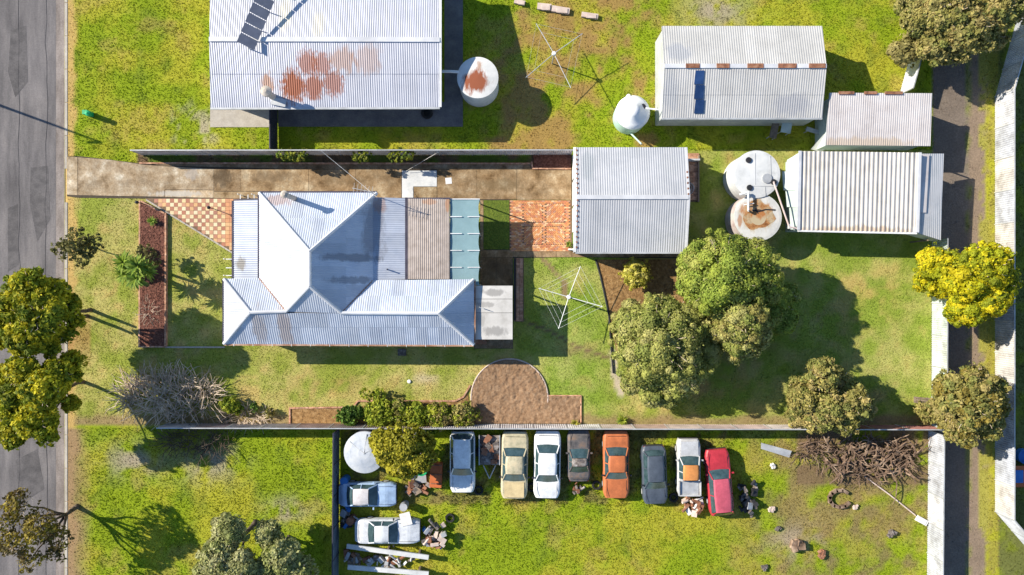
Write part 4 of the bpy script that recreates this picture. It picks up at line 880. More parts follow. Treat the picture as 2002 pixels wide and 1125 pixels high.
# ------------------------------------------------------------------ small things on the lot
for i, (x, y, lb) in enumerate([(281, 399, 'short black garden light at the tip of the mulch bed'), (419, 409, 'short black garden light standing on the checkerboard tiles')]):
    p = P(x, y); t = thing('garden_light', lb, 'garden light', p, 'garden lights')
    MB().tube(p, p + Vector((0, 0, .85)), .03, n=8).build('stem', M['black'], t); MB().lathe(p + Vector((0, 0, .8)), [(.06, 0), (.12, .05), (.12, .16), (.03, .24)], 12).build('lantern', M['black'], t)
tag(MB().lathe(P(800, 746, 0), [(.14, 0), (.14, .06), (.1, .08)], 14).build('tap_cover', M['white'], origin=P(800, 746)), 'small white cover disc in the side lawn', 'cover')
tag(MB().box(P(786, 689, .04), (.6, .5, .06)).box(P(786, 689, .075), (.5, .4, .02)).build('drain_lid', M['junk'], origin=P(786, 689)), 'dark drain lid in the shade below the long roof', 'drain lid')
bn = thing('timber_bench', 'small weathered timber bench by the pale green fence', 'bench', P(1803, 784))
for k in range(3): MB().box(P(1803, 779 + k * 4.2, .45), (1.2, .12, .04), -.1).build('seat_slat', M['timber'], bn)
for x in (1791, 1815): MB().box(P(x, 783, .22), (.08, .35, .43)).build('leg', M['timber'], bn)
# overhead service cable
cb = MB(); A0 = P(470, 200, 5.2); 
cab = [P(700, 360, 4.7), P(640, 305, 4.6), P(560, 240, 4.7), P(500, 150, 5.0)]
p_a, p_b = P(737, 386, 3.0), P(625, 293, 3.6)
tag(MB().path([p_a.lerp(p_b, k / 8) - Vector((0, 0, .35 * math.sin(math.pi * k / 8))) for k in range(9)], .014, n=4).build('service_cable', M['whitebit'], origin=p_a), 'thin overhead cable from roof corner across the driveway to fence', 'cable')
p_a, p_b = P(794, 335, 0.2), P(858, 297, 1.6)
tag(MB().path([p_a.lerp(p_b, k / 4) for k in range(5)], .012, n=4).build('stay_wire', M['whitebit'], origin=p_a), 'thin stay wire above the pale driveway slab', 'wire')

# ------------------------------------------------------------------ plants
def leaves_np(n, C, D, size, tilt, rnd):
    """n diamond leaves at C (n,3), facing D (n,3)"""
    Nn = D + rnd.normal(0, tilt, (n, 3)); Nn /= np.linalg.norm(Nn, axis=1, keepdims=True)
    r = rnd.normal(0, 1, (n, 3)); U = np.cross(Nn, r); U /= np.linalg.norm(U, axis=1, keepdims=True); W = np.cross(Nn, U)
    s = size * rnd.uniform(.5, 1.5, (n, 1)); a = U * s; b = W * s * .55
    V = np.stack([C - a, C + b, C + a, C - b], 1).reshape(-1, 3)
    return V, np.arange(4 * n).reshape(n, 4)
def crown_np(lobes, dens, leaf, pal, seed, clump=(.35, .75), low=-.45, tilt=.30, core=True, fuzz=1.0):
    rnd = np.random.default_rng(seed); Vs = []; Cs = []; pal = np.array(pal)
    for (px, py, h, r, rz) in lobes:
        c = np.array(P(px, py, h)); nc = max(6, int(9 * r * r / ((clump[0] + clump[1]) / 2) ** 2 * .55))
        for k in range(nc):
            while True:
                d = rnd.normal(0, 1, 3); d /= np.linalg.norm(d)
                if d[2] > low: break
            rc = rnd.uniform(*clump) * min(1, r / 1.1); f = rnd.uniform(.72, 1.0)
            if rnd.random() < .22: rc *= .5; f = rnd.uniform(1.05, 1.28)
            cc = c + d * np.array([max(.05, r - rc * .7), max(.05, r - rc * .7), max(.05, rz - rc * .7)]) * f
            n = int(dens * rc * rc * 17); n = max(n, 12)
            dd = rnd.normal(0, 1, (n, 3)); dd /= np.linalg.norm(dd, axis=1, keepdims=True); dd = dd * .85 + d * .45
            dd[:, 2] += .2; dd /= np.linalg.norm(dd, axis=1, keepdims=True)
            pts = cc + dd * rc * rnd.uniform(.80, 1.06, (n, 1)) * np.array([1, 1, .85])
            V, _ = leaves_np(n, pts, dd, leaf, tilt, rnd)
            t = rnd.random(); tone = pal[rnd.integers(len(pal))] * rnd.uniform(.85, 1.2)
            col = np.repeat(tone[None] * rnd.uniform(.8, 1.25, (n, 1)), 4, 0); Vs.append(V); Cs.append(col)
        if fuzz:
            n = int(dens * r * r * 9 * fuzz); dd = rnd.normal(0, 1, (n, 3)); dd /= np.linalg.norm(dd, axis=1, keepdims=True); dd[:, 2] = np.abs(dd[:, 2]) * np.where(rnd.random(n) < .75, 1, -.5)
            pts = c + dd * np.array([r, r, rz]) * (rnd.uniform(.80, 1.0, (n, 1)) + np.abs(rnd.normal(0, .10, (n, 1)))); V, _ = leaves_np(n, pts, dd + np.array([0, 0, .3]), leaf * .85, .45, rnd)
            Vs.append(V); Cs.append(np.repeat(pal[rnd.integers(len(pal), size=n)] * rnd.uniform(.7, 1.3, (n, 1)), 4, 0))
        if core:
            n = int(dens * r * r * 5); dd = rnd.normal(0, 1, (n, 3)); dd /= np.linalg.norm(dd, axis=1, keepdims=True)
            pts = c + dd * np.array([r, r, rz]) * rnd.uniform(.35, .72, (n, 1)); V, _ = leaves_np(n, pts, dd, leaf * 2.0, .8, rnd)
            Vs.append(V); Cs.append(np.repeat(pal[rnd.integers(len(pal), size=n)] * .9, 4, 0))
    V = np.concatenate(Vs); C = np.concatenate(Cs); return V, np.arange(len(V)).reshape(-1, 4), np.clip(C, 0, 1)
def limb(mb, a, b, r0, r1, wob, rnd, n=5, seg=5):
    a = Vector(a); b = Vector(b); pts = [a]
    for k in range(1, seg + 1):
        p = a.lerp(b, k / seg) + Vector([rnd.uniform(-wob, wob) for _ in range(3)]) * (0 if k == seg else 1); pts.append(p)
    mb.path(pts, r0, r1, n); return pts
def tree(name, label, cat, base, lobes, pal, dens=60, leaf=.12, seed=1, tr=.16, clump=(.35, .75), group=None, low=-.45, tilt=.32, core=True, fork=.45, trunks=1):
    b = P(*base); t = thing(name, label, cat, b, group); rnd = random.Random(seed)
    lobes = [(l + (l[3] * .82,) if len(l) == 4 else l) for l in lobes]
    V, F_, C = crown_np(lobes, dens, leaf, pal, seed, clump, low, tilt, core, .45 if core else .25)
    cm = sum((P(*l[:3]) for l in lobes), Vector((0, 0, 0))) / len(lobes)
    mb = MB(); hub = Vector((b.x + (cm.x - b.x) * .4, b.y + (cm.y - b.y) * .4, max(.15, cm.z * fork)))
    for k in range(trunks):
        off = Vector((rnd.uniform(-.25, .25), rnd.uniform(-.25, .25), 0)) * (1 if trunks > 1 else 0)
        limb(mb, b + off + Vector((0, 0, -.05)), hub + off, tr * 1.25, tr * .8, .05, rnd, 8, 3)
    for l in lobes: limb(mb, hub, P(*l[:3]), tr * .62, tr * .18, .10, rnd, 5, 4)
    if tr >= .12:
        tw = MB()
        for l in lobes:
            for k in range(int(7 * l[3])):
                q0 = P(*l[:3]); az = rnd.uniform(0, 6.283); el = rnd.uniform(.1, 1.3); dv = Vector((math.cos(az) * math.cos(el) * l[3], math.sin(az) * math.cos(el) * l[3], math.sin(el) * l[4]))
                limb(tw, q0 + dv * .45, q0 + dv * rnd.uniform(.98, 1.1), .03, .012, .08, rnd, 4, 4)
        tw.build('twigs', M['twig'], t)['kind'] = 'stuff'
    np_obj('crown', V, F_, M['leaf'], t, col=C); mb.build('trunk' if tr > .05 else 'stems', M['bark'], t, smooth=True)
    return t
TEA = [(0.235, 0.30, 0.045), (0.29, 0.335, 0.055), (0.19, 0.25, 0.04), (0.34, 0.35, 0.085), (0.26, 0.305, 0.045)]
TEA2 = [(0.295, 0.305, 0.075), (0.35, 0.35, 0.095), (0.235, 0.265, 0.06), (0.39, 0.37, 0.13)]
OLIVE = [(0.27, 0.247, 0.068), (0.33, 0.285, 0.09), (0.21, 0.217, 0.06), (0.39, 0.315, 0.12)]
WATTLE = [(0.42, 0.39, 0.008), (0.5, 0.44, 0.008), (0.3, 0.32, 0.012), (0.24, 0.27, 0.015), (0.54, 0.45, 0.012)]
STREET = [(0.27, 0.29, 0.016), (0.36, 0.35, 0.018), (0.16, 0.2, 0.016), (0.46, 0.41, 0.02)]
LIME = [(0.27, 0.324, 0.027), (0.365, 0.392, 0.041), (0.189, 0.257, 0.027)]
DKG = [(0.078, 0.156, 0.026), (0.117, 0.208, 0.033), (0.156, 0.247, 0.039)]
YG = [(0.311, 0.284, 0.02), (0.378, 0.338, 0.027), (0.243, 0.23, 0.02)]

tree('tea_tree', 'large rounded olive green tree beside the clothes line', 'tree', (1268, 664), [(1288, 672, 3.4, 2.9, 2.3), (1240, 640, 2.7, 1.5), (1330, 715, 2.8, 1.9), (1335, 635, 3.0, 1.6), (1290, 615, 2.6, 1.4), (1234, 607, 1.9, .75), (1220, 645, 1.8, .7), (1232, 690, 2.2, 1.1), (1238, 745, 1.4, .95), (1275, 762, 1.6, 1.1), (1305, 772, 1.5, .9), (1322, 748, 1.9, 1.3), (1375, 690, 2.4, 1.2)], TEA2, 62, .085, 11, .22, clump=(.40, .80), tilt=.22)
tree('tea_tree', 'tallest bright green rounded tree at the centre of the back lawn', 'tree', (1375, 545), [(1412, 540, 4.4, 2.6, 2.2), (1372, 515, 3.8, 1.5), (1425, 503, 4.0, 1.5), (1470, 515, 4.0, 1.55), (1487, 556, 3.8, 1.5), (1375, 565, 3.6, 1.5), (1358, 540, 3.2, 1.2), (1342, 563, 2.4, .8), (1525, 580, 2.3, 1.1), (1522, 622, 2.0, 1.2), (1505, 600, 2.6, 1.2)], TEA, 62, .085, 12, .24, clump=(.40, .85), tilt=.22)
tree('tea_tree', 'greyish olive dome tree nearest the lawn shadow, leaning on taller trees', 'tree', (1425, 622), [(1448, 625, 4.5, 1.7, 1.5), (1420, 612, 4.2, 1.0), (1478, 640, 4.0, 1.15), (1445, 662, 3.8, 1.2), (1470, 672, 3.3, 1.0), (1440, 690, 2.9, .8), (1405, 640, 3.6, 1.0)], TEA2 + OLIVE[:2], 60, .085, 13, .18, clump=(.36, .7), tilt=.24)
tree('bottlebrush_tree', 'spiky olive tree with three peaks against the rusty fence', 'tree', (1600, 770), [(1605, 732, 3.0, 1.15, 1.4), (1570, 780, 2.4, 1.05), (1664, 783, 2.8, 1.15, 1.3), (1625, 790, 2.6, 1.3), (1598, 815, 2.0, 1.1), (1650, 818, 2.0, 1.1), (1560, 812, 1.6, .8), (1690, 800, 1.8, .8), (1640, 745, 2.4, .8), (1560, 755, 1.8, .7)], OLIVE, 52, .12, 14, .15, clump=(.25, .5), tilt=.6)
tree('round_shrub', 'small round clipped yellow green shrub on brown mulch', 'shrub', (1238, 537), [(1243, 536, .95, 1.02, .85)], [(0.48, 0.43, 0.07), (0.56, 0.50, 0.13), (0.40, 0.38, 0.05)], 90, .075, 15, .05, clump=(.2, .3), low=-.5)
tree('wattle_tree', 'bright yellow flowering wattle over the lane', 'tree', (1850, 545), [(1925, 525, 4.0, 1.7), (1885, 545, 3.8, 1.6), (1930, 575, 3.5, 1.5), (1890, 595, 3.2, 1.4), (1955, 550, 3.4, 1.2), (1950, 505, 3.2, 1.0), (1865, 515, 3.0, .9), (1870, 610, 2.6, .8)], WATTLE, 52, .10, 16, .18, clump=(.35, .7), tilt=.25)
tree('wattle_tree', 'smaller yellow wattle inside the back corner of the lawn', 'tree', (1812, 530), [(1826, 515, 2.6, 1.2), (1815, 548, 2.1, .9), (1834, 560, 2.2, .9), (1800, 560, 1.5, .5), (1845, 525, 2.4, 1.0)], WATTLE, 50, .09, 17, .1, clump=(.22, .45))
tree('lane_tree', 'olive tree overhanging the lane at the fence corner', 'tree', (1850, 785), [(1900, 790, 3.6, 1.8), (1860, 760, 3.0, 1.2), (1930, 765, 3.0, 1.2), (1882, 832, 2.8, 1.3), (1928, 828, 2.8, 1.1), (1855, 805, 2.6, 1.1), (1905, 735, 2.6, .9), (1950, 795, 2.6, .8)], OLIVE + [(0.24, 0.19, 0.04)], 46, .12, 18, .18, clump=(.3, .6), tilt=.6)
tree('grey_shrub', 'thin grey green shrub beside the timber bench', 'shrub', (1808, 806), [(1815, 808, .9, .8), (1830, 790, 1.2, .6), (1800, 800, .6, .5)], OLIVE, 30, .1, 19, .05, clump=(.2, .35), tilt=1)
tree('olive_tree', 'big olive tree above the lane, nearest the top edge', 'tree', (1850, 75), [(1850, 20, 3.8, 1.7), (1890, 65, 3.8, 1.6), (1800, 35, 3.2, 1.3), (1830, 90, 3.0, 1.2), (1785, 0, 3.0, 1.2), (1865, 105, 2.6, .9)], OLIVE + [(0.26, 0.23, 0.08)], 40, .13, 20, .2, clump=(.3, .6), tilt=.6)
tree('olive_tree', 'second olive tree at the top right corner behind the far fence', 'tree', (1930, 70), [(1945, 25, 3.6, 1.5), (1975, 0, 3.6, 1.5), (1910, 10, 3.2, 1.2), (1935, 75, 2.8, 1.0)], OLIVE, 40, .13, 21, .18, clump=(.3, .6), tilt=.6)
tree('pale_bush', 'pale olive bush at the slanting fence', 'shrub', (1765, 95), [(1768, 100, 1.8, 1.0), (1785, 85, 2.0, .8)], [(0.24, 0.21, 0.07), (0.28, 0.24, 0.09)], 34, .12, 22, .06)
# street trees
tree('street_tree', 'yellow green street tree over the road, the upper one', 'tree', (172, 612), [(60, 570, 5.2, 1.4), (25, 605, 5.2, 1.3), (85, 615, 5.4, 1.5), (55, 655, 5.0, 1.4), (10, 650, 4.6, 1.1), (110, 575, 4.6, 1.0), (135, 600, 4.0, .85), (150, 625, 3.4, .6), (128, 655, 3.6, .7), (100, 680, 4.2, .7)], STREET, 34, .14, 23, .12, clump=(.28, .55), tilt=.6, trunks=2)
tree('street_tree', 'yellow green street tree over the road, the lower one', 'tree', (163, 747), [(45, 735, 5.0, 1.2), (85, 765, 5.2, 1.4), (25, 785, 5.0, 1.3), (70, 815, 5.0, 1.4), (25, 845, 4.4, 1.0), (115, 730, 4.4, 1.0), (142, 705, 3.6, .75), (150, 735, 3.0, .5), (140, 790, 3.4, .65), (95, 850, 4.0, .7), (0, 740, 4.4, .9)], STREET, 34, .14, 24, .12, clump=(.28, .55), tilt=.6)
tree('sparse_street_tree', 'thin grey green young street tree near the driveway', 'tree', (168, 478), [(140, 482, 2.6, .75), (150, 465, 2.4, .7), (122, 490, 2.6, .65), (172, 486, 2.0, .7), (160, 505, 2.2, .6), (185, 475, 1.8, .6)], [(0.15, 0.15, 0.05), (0.21, 0.19, 0.07)], 22, .1, 25, .05, clump=(.2, .35), tilt=1, core=False)
tree('bare_street_tree', 'half bare brown street tree at the bottom left', 'tree', (152, 990), [(80, 1030, 4.2, 1.1), (40, 985, 4.4, 1.0), (120, 1050, 3.4, .9), (30, 1060, 4.2, 1.0), (60, 1095, 3.6, .8), (5, 1015, 4.4, .9), (110, 1085, 3, .7)], [(0.15, 0.11, 0.045), (0.22, 0.17, 0.03), (0.11, 0.09, 0.035), (0.30, 0.24, 0.03)], 9, .12, 26, .16, clump=(.35, .7), tilt=1, core=False, fork=.25)
tree('grey_gum', 'grey green tree in the south west yard, left of the pair', 'tree', (500, 1020), [(450, 1035, 3.6, 1.1), (430, 1085, 3.6, 1.2), (470, 1105, 3.6, 1.2), (410, 1120, 3.2, 1.0)], [(0.34, 0.34, 0.14), (0.42, 0.41, 0.20), (0.27, 0.29, 0.10)], 36, .13, 27, .16, tilt=.6)
tree('grey_gum', 'grey green tree in the south west yard, right of the pair', 'tree', (565, 1050), [(525, 1045, 3.0, 1.0), (550, 1085, 3.2, 1.2), (585, 1110, 2.8, 1.1), (520, 1115, 3.0, 1.0)], [(0.34, 0.34, 0.14), (0.38, 0.38, 0.17), (0.27, 0.29, 0.10)], 36, .13, 28, .14, tilt=.6)
tree('yard_tree', 'yellow green tree over the blue grey round tank', 'tree', (785, 866), [(755, 868, 3.0, 1.1), (795, 865, 3.3, 1.2), (820, 890, 3.0, 1.1), (785, 905, 2.8, 1.0), (760, 890, 2.6, .8), (830, 862, 2.4, .8), (800, 925, 2.0, .6)], YG, 34, .13, 29, .12, tilt=.6)
# shrubs along the south fence and the climbers on the north fence
for i, (x, y, r, h, pal, lb) in enumerate([(685, 812, .75, .7, DKG, 'dark green round shrub, first of the fence row by the brick edging'), (745, 810, 1.05, .8, LIME, 'lime green feathery shrub beside the dark round one'), (778, 806, .95, .7, LIME + OLIVE, 'yellowish feathery shrub in the middle of the fence row'), (812, 815, 1.05, .7, LIME, 'low spreading lime shrub right of the row middle'), (858, 815, 1.0, .7, OLIVE + LIME, 'olive shrub near the soil bed'), (905, 813, .9, .75, LIME + OLIVE, 'last lime shrub touching the tilled soil bed')]):
    tree('fence_shrub', lb, 'shrub', (x, y), [(x, y, h, r, r * .6), (x + 20, y - 2, h * .6, r * .6), (x - 20, y + 3, h * .5, r * .55), (x + random.uniform(-14, 14), y + 6, h * .7, r * .7), (x + random.uniform(-18, 18), y - 6, h * .8, r * .6)], pal, 40, .10, 40 + i, .04, clump=(.2, .4), group='shrubs along the south fence', tilt=1.1)
tree('small_bush', 'bright lime bush at the edge of the dead brush', 'shrub', (450, 793), [(450, 793, .6, .6), (462, 797, .5, .5), (440, 788, .5, .4)], LIME, 46, .1, 50, .03, clump=(.15, .3), tilt=1)
tree('small_bush', 'tiny green bush between the lime bush and strip bed', 'shrub', (497, 797), [(497, 797, .35, .35)], DKG, 46, .08, 51, .02, clump=(.12, .2), tilt=1)
tree('small_bush', 'tiny dull green bush left of the strip bed corner', 'shrub', (527, 806), [(527, 806, .3, .35)], OLIVE, 40, .08, 52, .02, clump=(.12, .2), tilt=1)
tree('small_bush', 'sparse low bush on the lawn above the fence shrubs', 'shrub', (722, 775), [(716, 770, .6, .45), (742, 772, .6, .5), (730, 778, .5, .4)], LIME, 18, .09, 53, .02, clump=(.15, .3), tilt=1, core=False)
for i, (x, y, w, lb) in enumerate([(572, 303, 3, 'leafy lime climber on the north fence, nearest the road'), (706, 303, 1, 'small lime climber in the middle of the north fence'), (785, 303, 2, 'leafy lime climber on the north fence near the pale slab')]):
    tree('climber', lb, 'climbing plant', (x, 309), [(x + (k - w / 2) * 14, y + random.uniform(-2, 4), 1.4, .42) for k in range(w + 1)], [(0.26, 0.28, 0.03), (0.32, 0.34, 0.05), (0.14, 0.2, 0.03)], 36, .09, 60 + i, .03, clump=(.15, .3), group='climbers on the north fence', tilt=1, core=False)

# spiky plants
def spiky(name, label, heads, n=70, length=.75, pal=((0.24, 0.34, 0.04), (0.33, 0.42, 0.07), (0.15, 0.25, 0.04)), trunk=True, group=None):
    c0 = P(heads[0][0], heads[0][1]); base = P(*heads[0][3]) if len(heads[0]) > 3 else c0
    t = thing(name, label, 'yucca' if trunk else 'plant', base, group)
    for hd in heads:
        x, y, h = hd[:3]; c = P(x, y, h); mb = MB()
        for k in range(n):
            az = random.uniform(0, 6.283); el = random.uniform(-.25, 1.1); L_ = length * random.uniform(.7, 1.1); w = .055 * length / .75 + .01
            d = Vector((math.cos(az) * math.cos(el), math.sin(az) * math.cos(el), math.sin(el))); s = Vector((-math.sin(az), math.cos(az), 0))
            m1 = c + d * L_ * .55; e_ = c + d * L_ + Vector((0, 0, -.16 * L_ * math.cos(el))); mb.cur = random.choice(pal)
            upn = s.cross(d) * .012
            mb.face([c - s * w * .6, c + upn, m1 + upn, m1 - s * w]); mb.face([c + upn, c + s * w * .6, m1 + s * w, m1 + upn]); mb.face([m1 - s * w, m1 + upn, e_]); mb.face([m1 + upn, m1 + s * w, e_])
        mb.build('leaf_rosette', M['leaf'], t)
        if trunk:
            mt = MB(); limb(mt, P(*hd[3]), c, .10, .08, .05, random, 8, 4); mt.build('stem', M['bark'], t, smooth=True)
    return t
spiky('yucca_clump', 'clump of spiky green yuccas on the red mulch bed', [(241, 513, 2.6, (283, 520)), (268, 520, 2.9, (285, 522)), (287, 527, 2.3, (290, 524)), (266, 545, 2.7, (284, 528)), (246, 535, 2.0, (282, 530))], length=.95, n=52)
spiky('small_yucca', 'lone small yucca at the top of the red mulch bed', [(297, 433, .35)], n=50, length=.42, trunk=False)
spiky('strap_leaf_plant', 'bright strap leaved plant at the foot of the south fence', [(1217, 822, .2)], n=60, length=.5, trunk=False, pal=((0.26, 0.32, 0.03), (0.33, 0.38, 0.05), (0.14, 0.22, 0.03)))
spiky('weed_tuft', 'yellowish weed tuft at the end of the soil bed', [(1125, 828, .2)], n=40, length=.4, trunk=False, pal=((0.36, 0.33, 0.06), (0.28, 0.28, 0.04)))
spiky('weed_tuft', 'green weed tuft at the corner of the brick courtyard', [(1112, 478, .15)], n=40, length=.3, trunk=False, pal=((0.26, 0.3, 0.04), (0.16, 0.22, 0.03)))
tree('feathery_shrub', 'dull feathery shrub behind the yuccas', 'shrub', (290, 505), [(283, 494, 1.5, .6), (300, 506, 1.2, .5)], [(0.19, 0.18, 0.07), (0.24, 0.21, 0.08)], 20, .11, 70, .04, clump=(.18, .32), tilt=1, core=False)
# dead brush
def brush(name, label, cat, cx, cy, rx, ry, n, h, seed, m='twig', r=(.014, .03), lens=(.8, 1.9), out=1.0, bias=None):
    rnd = random.Random(seed); t = thing(name, label, cat, P(cx, cy)); mb = MB()
    for k in range(n):
        a = rnd.uniform(0, 6.283); q_ = math.sqrt(rnd.random()); x = cx + rx * q_ * math.cos(a) * .8; y = cy + ry * q_ * math.sin(a) * .8
        p = P(x, y); p.z = rnd.uniform(.02, h * .6 * (1 - q_ * .6)); d = Vector((math.cos(a) * out + rnd.uniform(-.9, .9), -math.sin(a) * out + rnd.uniform(-.9, .9) + (bias or 0), rnd.uniform(.1, .9))).normalized()
        L_ = rnd.uniform(*lens); pts = [p]; seg = 6; cv = Vector((rnd.uniform(-.5, .5), rnd.uniform(-.5, .5), rnd.uniform(-.35, .25)))
        for s in range(seg):
            d = (d + cv * .35 + Vector((rnd.uniform(-.25, .25), rnd.uniform(-.25, .25), rnd.uniform(-.2, .2)))).normalized(); q2 = pts[-1] + d * L_ / seg; q2.z = min(max(q2.z, .03), h); pts.append(q2)
        rr = rnd.uniform(*r); mb.path(pts, rr, rr * .4, 4)
        if rnd.random() < .6:
            d2 = (d + Vector((rnd.uniform(-1, 1), rnd.uniform(-1, 1), rnd.uniform(0, .6)))).normalized(); mb.path([pts[3], pts[3] + d2 * L_ * .18, pts[3] + d2 * L_ * .3 + Vector((.05, .05, .05))], rr * .6, rr * .3, 4)
    mb.build('branches', M[m], t)['kind'] = 'stuff'; return t
brush('dead_brush', 'large tangled heap of dry grey leafless branches on the front lawn', 'brush pile', 330, 775, 118, 50, 560, 1.3, 5, bias=.45, r=(.014, .045), out=.5)
brush('dead_brush', 'dark bare bush spilling over the fence line into the south west yard', 'brush pile', 385, 862, 85, 24, 170, .9, 16, m='bark', r=(.012, .03), out=.3)
brush('dead_brush', 'low straggle of dry twigs at the fence left of the strip bed', 'brush pile', 480, 815, 60, 16, 130, .5, 6, lens=(.5, 1.1))
for i, (x, y, a) in enumerate([(300, 585, .5)]): brush('dry_twig_plant', 'thin leafless twigs at the lower end of the mulch bed', 'plant', 292, 610, 14, 26, 50, .9, 8, r=(.008, .014), lens=(.4, .9))
# timber heap in the car yard
brush('branch_heap', 'wide brown heap of old branches and timber in the south yard corner', 'brush pile', 1700, 895, 118, 46, 200, .45, 9, m='oldwood', r=(.02, .10), lens=(.5, 2.4), out=0)
brush('branch_litter', 'flat litter of fine brown twigs spread around the wide timber heap', 'brush pile', 1690, 905, 130, 60, 420, .2, 33, m='oldwood', r=(.008, .02), lens=(.3, .9), out=0)
brush('branch_heap', 'smaller scatter of dry sticks left of the wide timber heap', 'brush pile', 1585, 880, 40, 25, 60, .5, 10, m='oldwood', r=(.02, .05), lens=(.6, 1.6), out=0)
tag(MB().path([P(1688, 930, .1), P(1740, 968, .12), P(1790, 1008, .1)], .05, n=6).build('long_pole', M['paleboard'], origin=P(1740, 968)), 'long thin pale pole lying across the rough grass', 'pole')
m_ = MB()
for k in range(9):
    a_ = .8 + k * .55; p = P(1642 + 20 * math.cos(a_), 975 + 16 * math.sin(a_), .12); m_.box(p, (.5, .22, .22), -a_ + 1.5)
tag(m_.build('fire_ring', M['oldwood'], origin=P(1642, 975)), 'rough ring of pale orange timber blocks on the rough grass', 'fire ring')
def sheet_thing(name, label, cat, pts, h, m, t=.03):
    mb = MB(); solid(mb, [P(x, y, hh) for x, y, hh in pts], t); return tag(mb.build(name, M[m], origin=P(pts[0][0], pts[0][1])), label, cat)
sheet_thing('iron_sheet', 'curled pale iron sheet lying in the grass right of the red wagon', 'metal sheet', [(1488, 866, .15), (1548, 882, .3), (1543, 895, .12), (1488, 878, .08)], .2, 'steel')
tag(MB().box(P(1802, 1018, .12), (.8, .4, .24), -.5).box(P(1802, 1018, .26), (.7, .3, .05), -.5).build('white_block', M['white'], origin=P(1802, 1018)), 'white block at the end of the long pole', 'block')

# scattered bits of scrap in the yard
bits = [(1510, 911, .3, 'whitebit', 'small white lump below the curled iron sheet'), (1476, 950, .5, 'junk', 'grey scrap lump beside the red wagon'), (1507, 996, .35, 'paleboard', 'pale brown lump in the rough grass below the red wagon'), (1520, 1032, .35, 'junk', 'grey rubble lump in the rough grass'), (1555, 1062, .8, 'oldwood', 'brown rubble heap near the bottom of the rough yard'), (1494, 1108, .4, 'junk', 'dark grey lump at the bottom edge of the yard'), (1740, 1045, .5, 'junk', 'dark scrap lump beside the lane fence'), (1672, 990, .3, 'paleboard', 'small pale block right of the timber ring'), (1605, 1082, .5, 'rustmetal', 'rusty brown lump at the bottom of the rough yard'), (1410, 1000, .3, 'junk', 'small scrap at the tail of the red wagon')]
for x, y, s, m, lb in bits:
    mb = MB(); p = P(x, y)
    for k in range(6): mb.box(p + Vector((random.uniform(-.4, .4) * s, random.uniform(-.4, .4) * s, s * .25)), (s * random.uniform(.3, .8), s * random.uniform(.3, .7), s * random.uniform(.3, .6)), random.uniform(0, 3), Matrix.Rotation(random.uniform(-.5, .5), 4, 'X'))
    tag(mb.build('scrap_lump', M[m], origin=p), lb, 'scrap', 'scrap lying in the south yard')

